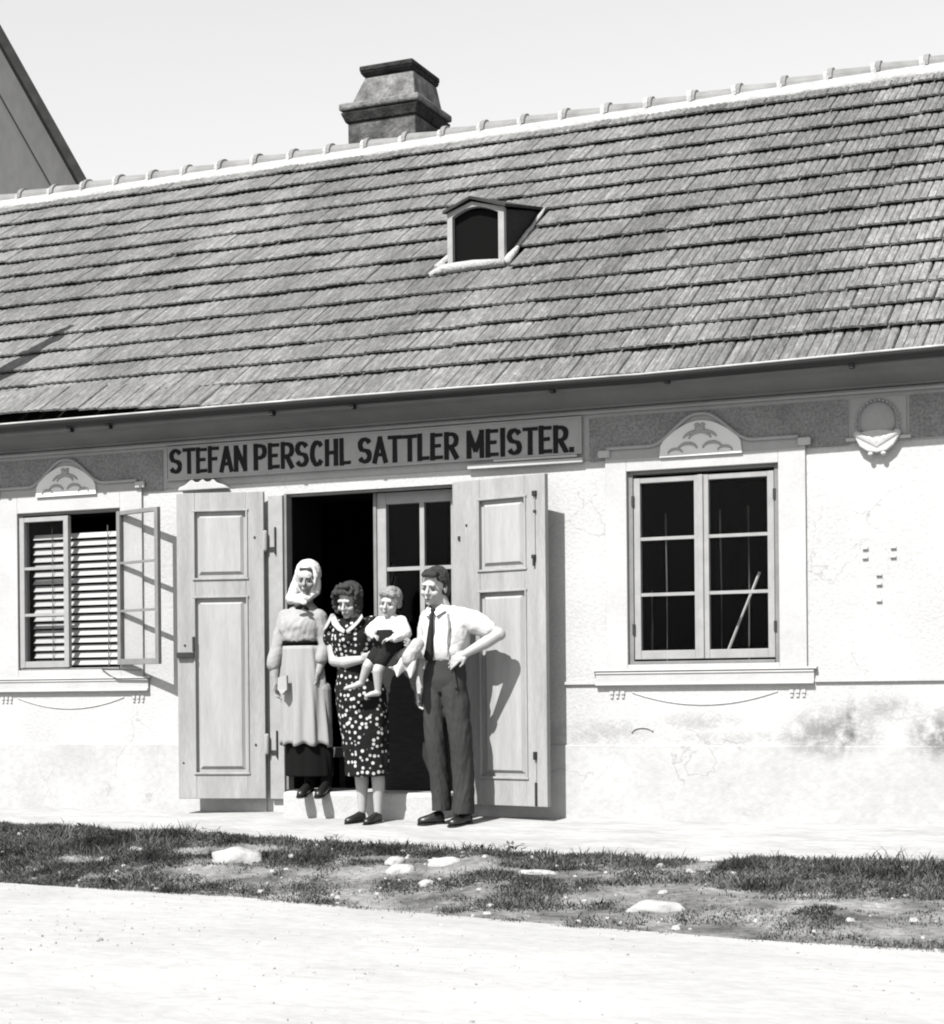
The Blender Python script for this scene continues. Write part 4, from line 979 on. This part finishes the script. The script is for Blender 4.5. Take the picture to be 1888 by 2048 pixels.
# shirt
s_ = MB(); loft(s_, interp_rings([(.783, -.41, 1.075, .125, .100), (.785, -.41, 1.105, .150, .118), (.785, -.41, 1.15, .166, .130), (.79, -.41, 1.27, .172, .125), (.79, -.405, 1.37, .172, .110), (.785, -.40, 1.425, .130, .085), (.772, -.405, 1.462, .070, .068)], 6), 48, .012, 7, .5, wr=.07, sk=2)
s_.chain([((.90, -.405, 1.385), .072), ((.99, -.395, 1.345), .080), ((1.085, -.385, 1.300), .066)]); s_.cap((1.015, -.39, 1.27), .018, (1.07, -.39, 1.285), .030)
s_.chain([((.665, -.41, 1.375), .068), ((.642, -.41, 1.27), .066), ((.630, -.408, 1.145), .060)])
s_.ell((.88, -.45, 1.13), (.060, .06, .04))
o = remesh(s_.build('shirt', 'shirt', MR), .0065, 3, .016, .07)
c = MB()
c.add([(.700, -.492, 1.462), (.745, -.520, 1.425), (.715, -.530, 1.385), (.672, -.500, 1.415)], [(0, 1, 2, 3)]); c.add([(.800, -.488, 1.470), (.748, -.520, 1.425), (.775, -.532, 1.385), (.832, -.500, 1.425)], [(0, 1, 2, 3)])
co = c.build('collar', 'shirt', MR); so_ = co.modifiers.new('t', 'SOLIDIFY'); so_.thickness = .006
t = MB()
t.rings([[(x_, y_ - .004, z_), (x2, y_ - .010, z_ + .002), (x3, y_ - .004, z_), (x2, y_ + .006, z_)] for (x_, x2, x3, y_, z_) in
         ((.728, .746, .764, -.515, 1.437), (.735, .746, .757, -.530, 1.412), (.728, .742, .756, -.540, 1.36), (.716, .738, .760, -.548, 1.27), (.700, .728, .758, -.548, 1.17), (.684, .720, .758, -.545, 1.115), (.700, .725, .750, -.54, 1.085))])
t.ell((.746, -.520, 1.428), (.020, .014, .018)); t.build('tie', 'tie', MR, smooth=True)
for (x0_, x1_) in ((.868, .862),):
    MB().tube([(x0_ - .02, -.500, 1.40), (x0_, -.526, 1.30), (x1_, -.533, 1.20), (x1_, -.525, 1.11)], .011, 5).build('brace_strap', 'strap', MR)
# trousers
p = MB(); loft(p, interp_rings([(.777, -.408, .87, .140, .095), (.778, -.41, .95, .156, .116), (.78, -.41, 1.03, .147, .112), (.783, -.41, 1.108, .139, .108)], 5), 48, .008, 9, wr=.02)
loft(p, interp_rings([(.716, -.408, .95, .080, .100), (.712, -.410, .86, .088, .104), (.708, -.415, .74, .082, .094), (.711, -.422, .57, .075, .084), (.722, -.408, .40, .068, .080), (.731, -.392, .24, .066, .080), (.738, -.388, .13, .064, .084), (.740, -.392, .06, .064, .086)], 9), 40, .0, 5, .3, wr=.10, sk=2.2)
loft(p, interp_rings([(.842, -.408, .95, .084, .100), (.850, -.410, .86, .092, .104), (.872, -.415, .74, .088, .096), (.893, -.422, .57, .080, .086), (.902, -.408, .40, .074, .084), (.905, -.392, .24, .072, .084), (.903, -.388, .13, .070, .088), (.902, -.392, .04, .070, .090)], 9), 40, .0, 5, 4.1, wr=.10, sk=-2.2)
for x_, x2_ in ((.70, .708), (.752, .742), (.83, .845), (.88, .905)): p.cap((x_, -.508, 1.07), .006, (x2_, -.500, .90), .010, 8)
remesh(p.build('trousers', 'trouser', MR), .006, 2, .004, .09)
shoe(MR, (.735, -.37, G(.7, -.4) + .024), (.600, -.475, G(.58, -.46) + .022), 'shoe', .042, .050)
shoe(MR, (.915, -.33, G(.9, -.4) + .024), (.865, -.53, G(.85, -.53) + .022), 'shoe', .044, .052)

# ---------------- woman in the spotted dress
WR = root('person', (.16, -.46, G(.16, -.46)), 'woman in dark white spotted dress carrying the small child', 'person', 'family group in front of the open door')
b = MB(); HT = xf((.088, -.485, 1.512), R(-2), R(20), R(3), .95); head(b, HT, .93)
b.cap((.09, -.44, 1.44), .045, (.10, -.43, 1.34), .055)
loft(b, interp_rings([(.14, -.44, .88, .13, .09), (.12, -.44, 1.05, .11, .08), (.10, -.44, 1.25, .13, .09), (.10, -.44, 1.34, .125, .075), (.10, -.44, 1.40, .06, .05)], 3), 24)
b.chain([((-.055, -.44, 1.355), .048), ((-.062, -.45, 1.22), .047), ((-.040, -.47, 1.105), .043)]); b.chain([((-.040, -.47, 1.100), .043), ((.09, -.545, 1.085), .042), ((.235, -.600, 1.100), .028)])
hand(b, (.235, -.600, 1.102), (.95, -.15, .22), (.0, .9, .35), .95, .45, -1)
b.chain([((.255, -.44, 1.35), .047), ((.375, -.43, 1.16), .040), ((.50, -.52, 1.13), .035), ((.585, -.575, 1.16), .026)]); hand(b, (.585, -.575, 1.16), (.4, -.6, .3), (-.9, .1, 0), .9, .4, 1)
b.chain([((.10, -.44, .90), .07), ((.13, -.44, .50), .05), ((.135, -.41, .27), .050), ((.132, -.40, .05), .028)]); b.chain([((.23, -.44, .90), .07), ((.26, -.44, .50), .05), ((.268, -.42, .25), .046), ((.260, -.41, .04), .028)])
body = b.build('body', 'skin', WR); remesh(body, .0048, 3); face_parts(body, HT, .93)
h = MB(); P = lambda x, y, z: HT @ Vector((x, y, z)); rot = HT.to_3x3().normalized()
h.ell(P(0, .035, .050), (.088, .090, .085), rot, 16, 10); h.ell(P(0, .045, -.03), (.080, .060, .075), rot)
for k in range(16):
    a = R(-15 + 210 * k / 15); h.ell(P(.088 * math.cos(a), -.015 + .02 * math.sin(k * 2.1), .045 + .072 * math.sin(a)), (.026, .028, .024), rot, 8, 6)
for (x_, z_) in ((-.095, -.035), (-.098, .0), (.090, -.03), (.092, .01), (-.06, .105), (-.02, .118), (.03, .112), (-.085, -.065), (.085, -.06)): h.ell(P(x_, -.03, z_), (.027, .03, .024), rot, 8, 6)
hr = random.Random(5)
for k in range(34):
    a = hr.uniform(-30, 210); q = hr.uniform(-.075, .03); h.ell(P((.092 + hr.uniform(-.006, .012)) * math.cos(R(a)), q, .035 + (.088 + hr.uniform(-.006, .014)) * math.sin(R(a))), (.016, .018, .014), rot, 8, 5)
for x_, z_ in ((-.055, .085), (-.02, .092), (.02, .088), (.055, .082)): h.ell(P(x_, -.078, z_), (.024, .020, .018), rot, 8, 5)
remesh(h.build('hair', 'hairb', WR), .0042, 1, .016, .012)
d = MB()
loft(d, interp_rings([(.19, -.44, .295, .160, .115), (.185, -.44, .45, .165, .122), (.17, -.44, .65, .180, .130), (.15, -.44, .85, .190, .132), (.135, -.44, .97, .165, .120), (.118, -.44, 1.06, .142, .108), (.10, -.445, 1.17, .160, .122), (.10, -.445, 1.27, .170, .128), (.10, -.44, 1.34, .165, .100), (.10, -.43, 1.395, .095, .07)], 5), 60, .03, 8, .4, lambda z: max(0, (1.0 - z)) * 1.6, wr=.05)
d.chain([((-.045, -.44, 1.345), .066), ((-.062, -.445, 1.255), .074)]); d.chain([((.245, -.44, 1.345), .064), ((.290, -.435, 1.26), .070)])
d.cap((.09, -.555, 1.24), .045, (.11, -.555, 1.24), .045)
remesh(d.build('dress', 'polka', WR), .0065, 2, .012, .09)
def lapel(pts, th=.007, m='shirt'):
    c = MB(); c.add(pts, [tuple(range(len(pts)))]); o = c.build('collar', 'cloth', WR); q_ = o.modifiers.new('t', 'SOLIDIFY'); q_.thickness = th; q_.offset = 0
    o2 = o.modifiers.new('b', 'BEVEL'); o2.width = .003
lapel([(-.015, -.505, 1.418), (.020, -.535, 1.378), (.060, -.566, 1.340), (.108, -.588, 1.305), (.098, -.590, 1.282), (.045, -.580, 1.305), (-.008, -.560, 1.345), (-.035, -.53, 1.385)])
lapel([(.190, -.495, 1.420), (.175, -.540, 1.370), (.150, -.566, 1.340), (.112, -.588, 1.305), (.125, -.590, 1.282), (.168, -.580, 1.315), (.200, -.560, 1.355), (.215, -.525, 1.395)])
lapel([(-.020, -.500, 1.425), (-.040, -.515, 1.425), (-.085, -.520, 1.345), (-.105, -.522, 1.300), (-.060, -.545, 1.325), (-.035, -.54, 1.365)])
shoe(WR, (.138, -.39, G(.1, -.4) + .03), (.068, -.53, G(.06, -.53) + .022), 'shoe', .034, .04)
shoe(WR, (.264, -.40, G(.2, -.4) + .03), (.232, -.56, G(.2, -.56) + .022), 'shoe', .034, .04)

# ---------------- small child on her arm
BR = root('person', (.43, -.56, 1.16), 'fair haired small child in white top and dark romper held on the arm', 'person', 'family group in front of the open door')
b = MB(); HT = xf((.445, -.575, 1.485), R(4), R(8), R(6), .80); head(b, HT, .80, 1.1, True)
b.cap((.445, -.56, 1.42), .034, (.445, -.55, 1.36), .036)
loft(b, interp_rings([(.42, -.55, 1.16, .085, .075), (.43, -.55, 1.28, .08, .07), (.44, -.55, 1.36, .085, .06), (.445, -.55, 1.40, .04, .04)], 3), 20)
b.chain([((.52, -.56, 1.355), .032), ((.575, -.60, 1.27), .029), ((.50, -.665, 1.235), .020)]); hand(b, (.505, -.66, 1.237), (-.95, -.2, -.05), (0, .2, -1), .55, .5, 1)
b.chain([((.365, -.56, 1.35), .032), ((.31, -.60, 1.29), .028), ((.345, -.665, 1.262), .020)]); hand(b, (.34, -.66, 1.262), (.9, -.2, -.1), (0, .2, -1), .55, .5, -1)
b.chain([((.39, -.57, 1.19), .050), ((.315, -.66, 1.055), .036), ((.262, -.645, .945), .023)]); b.chain([((.262, -.645, .940), .023), ((.215, -.67, .918), .019), ((.165, -.69, .905), .014)])
b.chain([((.43, -.57, 1.18), .050), ((.395, -.67, 1.02), .036), ((.388, -.65, .885), .022)]); b.chain([((.388, -.65, .870), .023), ((.352, -.685, .862), .018), ((.322, -.70, .850), .013)])
body = b.build('body', 'skin', BR); remesh(body, .0042, 3); face_parts(body, HT, .80, light=True)
h = MB(); P = lambda x, y, z: HT @ Vector((x, y, z)); rot = HT.to_3x3().normalized()
h.ell(P(0, .035, .055), (.080, .078, .070), rot, 14, 9); h.cap(P(-.055, -.055, .085), .022, P(.05, -.058, .078), .026, 8); h.ell(P(.02, .0, .115), (.035, .035, .025), rot)
for k in (-1, 1): h.ell(P(k * .078, .02, .0), (.018, .03, .038), rot)
remesh(h.build('hair', 'hairf', BR), .0045, 2, .010, .02)
s_ = MB(); loft(s_, wr=.06, rs=interp_rings([(.435, -.55, 1.265, .100, .088), (.44, -.55, 1.33, .108, .085), (.445, -.55, 1.375, .085, .062), (.445, -.555, 1.405, .045, .045)], 6), n=36)
s_.chain([((.52, -.56, 1.35), .048), ((.572, -.60, 1.275), .046), ((.525, -.648, 1.243), .034)]); s_.chain([((.365, -.56, 1.35), .048), ((.315, -.60, 1.295), .044), ((.345, -.648, 1.270), .032)])
remesh(s_.build('top', 'shirt', BR), .0055, 2, .010, .04)
p = MB(); loft(p, interp_rings([(.42, -.555, 1.15, .085, .08), (.425, -.555, 1.22, .100, .095), (.43, -.555, 1.30, .098, .090)], 4), 26)
p.chain([((.39, -.57, 1.19), .062), ((.345, -.63, 1.10), .050)]); p.chain([((.43, -.57, 1.18), .062), ((.405, -.64, 1.08), .050)])
remesh(p.build('romper', 'knit', BR), .0055, 2)

# white cloth bundle hanging below the child
CL = root('cloth_bundle', (.62, -.68, 1.0), 'grey rolled bundle with white pointed cloth hanging between child and man', 'cloth', None)
c = MB(); c.chain([((.680, -.64, 1.19), .048), ((.648, -.66, 1.13), .050), ((.632, -.67, 1.10), .053)]); remesh(c.build('rolled_cloth', 'cloth', CL), .006, 2, .012, .04)
c = MB(); n = 14; top = []; 
low = [(.352, 1.035), (.385, 1.022), (.41, .995), (.436, .962), (.455, .985), (.475, 1.03), (.50, .985), (.532, .948), (.556, .985), (.566, 1.04)]
upz = [(.395, 1.045), (.425, 1.075), (.437, 1.098), (.45, 1.112), (.47, 1.115), (.49, 1.115), (.51, 1.115), (.535, 1.113), (.555, 1.108), (.566, 1.09)]
rs = []
for i, ((xl_, zl), (xu, zu)) in enumerate(zip(low, upz)):
    wv = .018 * math.sin(i * 1.5); rs.append([(xu + .125, -.67 + wv, zu), ((xl_ + xu) / 2 + .125, -.70 + wv * 1.5, (zl + zu) / 2), (xl_ + .125, -.69 + wv * 2, zl)])
vs = [p_ for r_ in rs for p_ in r_]; fs = [(i * 3 + j, (i + 1) * 3 + j, (i + 1) * 3 + j + 1, i * 3 + j + 1) for i in range(len(rs) - 1) for j in (0, 1)]
c.add(vs, fs); co = c.build('pointed_cloth', 'shirt', CL, smooth=True); so_ = co.modifiers.new('t', 'SOLIDIFY'); so_.thickness = .014
sb = co.modifiers.new('s', 'SUBSURF'); sb.levels = 2; sb.render_levels = 2

# ---------------- old woman with the white headscarf, on the step
OR = root('person', (-.43, -.19, .165), 'old woman in white headscarf and pale apron standing on the doorstep', 'person', 'family group in front of the open door')
yo = -.19
b = MB(); HT = xf((-.378, yo - .045, 1.690), R(14), R(7), R(2), .93); head(b, HT, .93, .94)
b.cap((-.39, yo - .01, 1.61), .043, (-.42, yo, 1.50), .05)
loft(b, interp_rings([(-.43, yo, .95, .13, .09), (-.44, yo, 1.2, .11, .08), (-.45, yo, 1.38, .13, .09), (-.45, yo, 1.46, .12, .075), (-.43, yo, 1.52, .05, .05)], 3), 24)
b.chain([((-.585, yo, 1.43), .045), ((-.640, yo - .03, 1.17), .038), ((-.650, yo - .05, 1.00), .034), ((-.638, yo - .06, .945), .026)]); hand(b, (-.638, yo - .06, .950), (.08, -.05, -1), (.9, -.1, 0), .95, .45, -1)
b.chain([((-.315, yo, 1.42), .045), ((-.275, yo + .02, 1.18), .038), ((-.29, yo - .06, 1.02), .030)]); hand(b, (-.29, yo - .06, 1.02), (0, -.1, -1), (-.9, 0, 0), .9, .4, 1)
for x_ in (-.395, -.262): b.chain([((x_ - .02, yo, .9), .06), ((x_, yo, .5), .05), ((x_ + .0, yo, .235), .034)])
body = b.build('body', 'skin_w', OR); remesh(body, .0048, 3); face_parts(body, HT, .93, brow=True)
P = lambda x, y, z: HT @ Vector((x, y, z)); rot = HT.to_3x3().normalized()
h = MB(); h.cap(P(-.035, -.062, .083), .013, P(.035, -.062, .083), .015, 8); h.cap(P(.045, -.055, .075), .014, P(.062, -.045, .0), .010, 8); remesh(h.build('hair', 'hairb', OR), .005, 2)
s_ = MB(); s_.ell(P(0, .030, .052), (.096, .100, .100), rot, 18, 12)
ring_pts = [P(.080 * math.sin(R(a)) * (1 if abs(a) < 100 else .85), -.042 - .012 * math.cos(R(a)) * .3, .010 + .112 * math.cos(R(a))) for a in range(-180, 181, 20)]
for a_, c_ in zip(ring_pts[:-1], ring_pts[1:]): s_.cap(a_, .0165, c_, .0165, 8)
s_.ell(P(0, .045, -.05), (.090, .075, .10), rot, 16, 10)
s_.chain([(P(-.075, .02, .0), .040), (P(-.105, .02, -.09), .048), ((-.525, yo - .02, 1.555), .042)]); s_.chain([((-.52, yo - .04, 1.560), .038), ((-.44, yo - .09, 1.545), .036), ((-.385, yo - .11, 1.53), .022)])
s_.chain([(P(.075, .01, -.01), .028), (P(.070, .0, -.09), .030), ((-.36, yo - .09, 1.545), .024)]); s_.ell((-.40, yo - .10, 1.56), (.055, .03, .03))
remesh(s_.build('headscarf', 'scarf', OR), .0055, 3, .008, .05)
k_ = MB(); k_.ell((-.357, yo - .135, 1.520), (.024, .018, .020)); k_.build('scarf_knot', 'scarf', OR, smooth=True)
k_ = MB(); k_.tube([(-.365, yo - .135, 1.505), (-.39, yo - .138, 1.487), (-.425, yo - .135, 1.482)], [.012, .016, .008], 8); k_.tube([(-.36, yo - .135, 1.505), (-.345, yo - .138, 1.485), (-.325, yo - .13, 1.470)], [.012, .014, .008], 8); k_.build('neck_bow', 'skirt', OR, smooth=True)
s_ = MB(); loft(s_, interp_rings([(-.445, yo, 1.235, .148, .115), (-.445, yo, 1.262, .166, .134), (-.448, yo, 1.30, .168, .138), (-.45, yo - .01, 1.37, .166, .134), (-.45, yo, 1.44, .158, .100), (-.44, yo, 1.495, .095, .07), (-.42, yo, 1.53, .05, .05)], 6), 48, .015, 6, 1.0, wr=.09, sk=2.5)
s_.chain([((-.575, yo, 1.425), .064), ((-.632, yo - .02, 1.22), .060), ((-.660, yo - .045, 1.085), .056)], 14); s_.chain([((-.315, yo, 1.42), .062), ((-.27, yo + .01, 1.22), .056), ((-.275, yo - .03, 1.12), .05)])
remesh(s_.build('blouse', 'blouse', OR), .0062, 2, .012, .06)
s_ = MB(); loft(s_, interp_rings([(-.40, yo + .01, .275, .185, .135), (-.405, yo + .01, .5, .180, .132), (-.42, yo + .01, .8, .165, .125), (-.435, yo + .01, 1.05, .148, .115), (-.445, yo, 1.235, .125, .100)], 5), 60, .04, 11, 0, lambda z: 1.25 - z)
remesh(s_.build('skirt', 'skirt', OR), .0065, 2)
# apron wraps the front and sides
s_ = MB(); cols = 64; zs_ = np.linspace(.505, 1.245, 26); vs = []
for zi, z in enumerate(zs_):
    t_ = (z - .505) / .74; rx = np.interp(z, [.5, .8, 1.05, 1.245], [.198, .182, .170, .148]); ry = np.interp(z, [.5, .8, 1.05, 1.245], [.160, .150, .140, .122]); cx = np.interp(z, [.5, .8, 1.05, 1.245], [-.408, -.420, -.435, -.445])
    for j in range(cols + 1):
        a = R(180 + 8 - 30 + (198 - 0) * j / cols); w_ = (1 - t_) ** .7
        q = 1 + .085 * w_ * math.sin(j * .55 + 1.2 * math.sin(z * 4)) + .018 * w_ * math.sin(j * 1.25 + 2 + z * 3) + .012 * math.sin(j * .8 + z * 9)
        zz_ = z + (.012 * math.sin(j * .5) * (1 - t_) if zi < 3 else 0)
        vs.append((cx + rx * q * math.cos(a), yo + ry * q * math.sin(a), zz_))
fs = [(i * (cols + 1) + j, i * (cols + 1) + j + 1, (i + 1) * (cols + 1) + j + 1, (i + 1) * (cols + 1) + j) for i in range(len(zs_) - 1) for j in range(cols)]
s_.add(vs, fs); ap = s_.build('apron', 'apron', OR, smooth=True); so_ = ap.modifiers.new('t', 'SOLIDIFY'); so_.thickness = .005
MB().rings([[(-.445 + .156 * math.cos(a), yo + .128 * math.sin(a), z) for a in np.linspace(0, 2 * math.pi, 25)[:-1]] for z in (1.226, 1.252)]).build('waistband', 'skirt', OR, smooth=True)
pk = MB(); pk.add([(-.545, yo - .168, .985), (-.470, yo - .178, 1.00), (-.462, yo - .186, .90), (-.50, yo - .192, .865), (-.545, yo - .176, .90)], [(0, 1, 2, 3, 4)]); pk = pk.build('pocket', 'apron', OR); so_ = pk.modifiers.new('t', 'SOLIDIFY'); so_.thickness = .02
st = MB()
for x_ in (-.395, -.262): st.chain([((x_, yo, .46), .055), ((x_, yo, .22), .040)])
st.build('stockings', 'skirt', OR, smooth=True)
shoe(OR, (-.40, yo + .02, .190), (-.372, yo - .20, .150), 'shoe', .038, .05); shoe(OR, (-.262, yo + .02, .190), (-.228, yo - .20, .150), 'shoe', .038, .05)
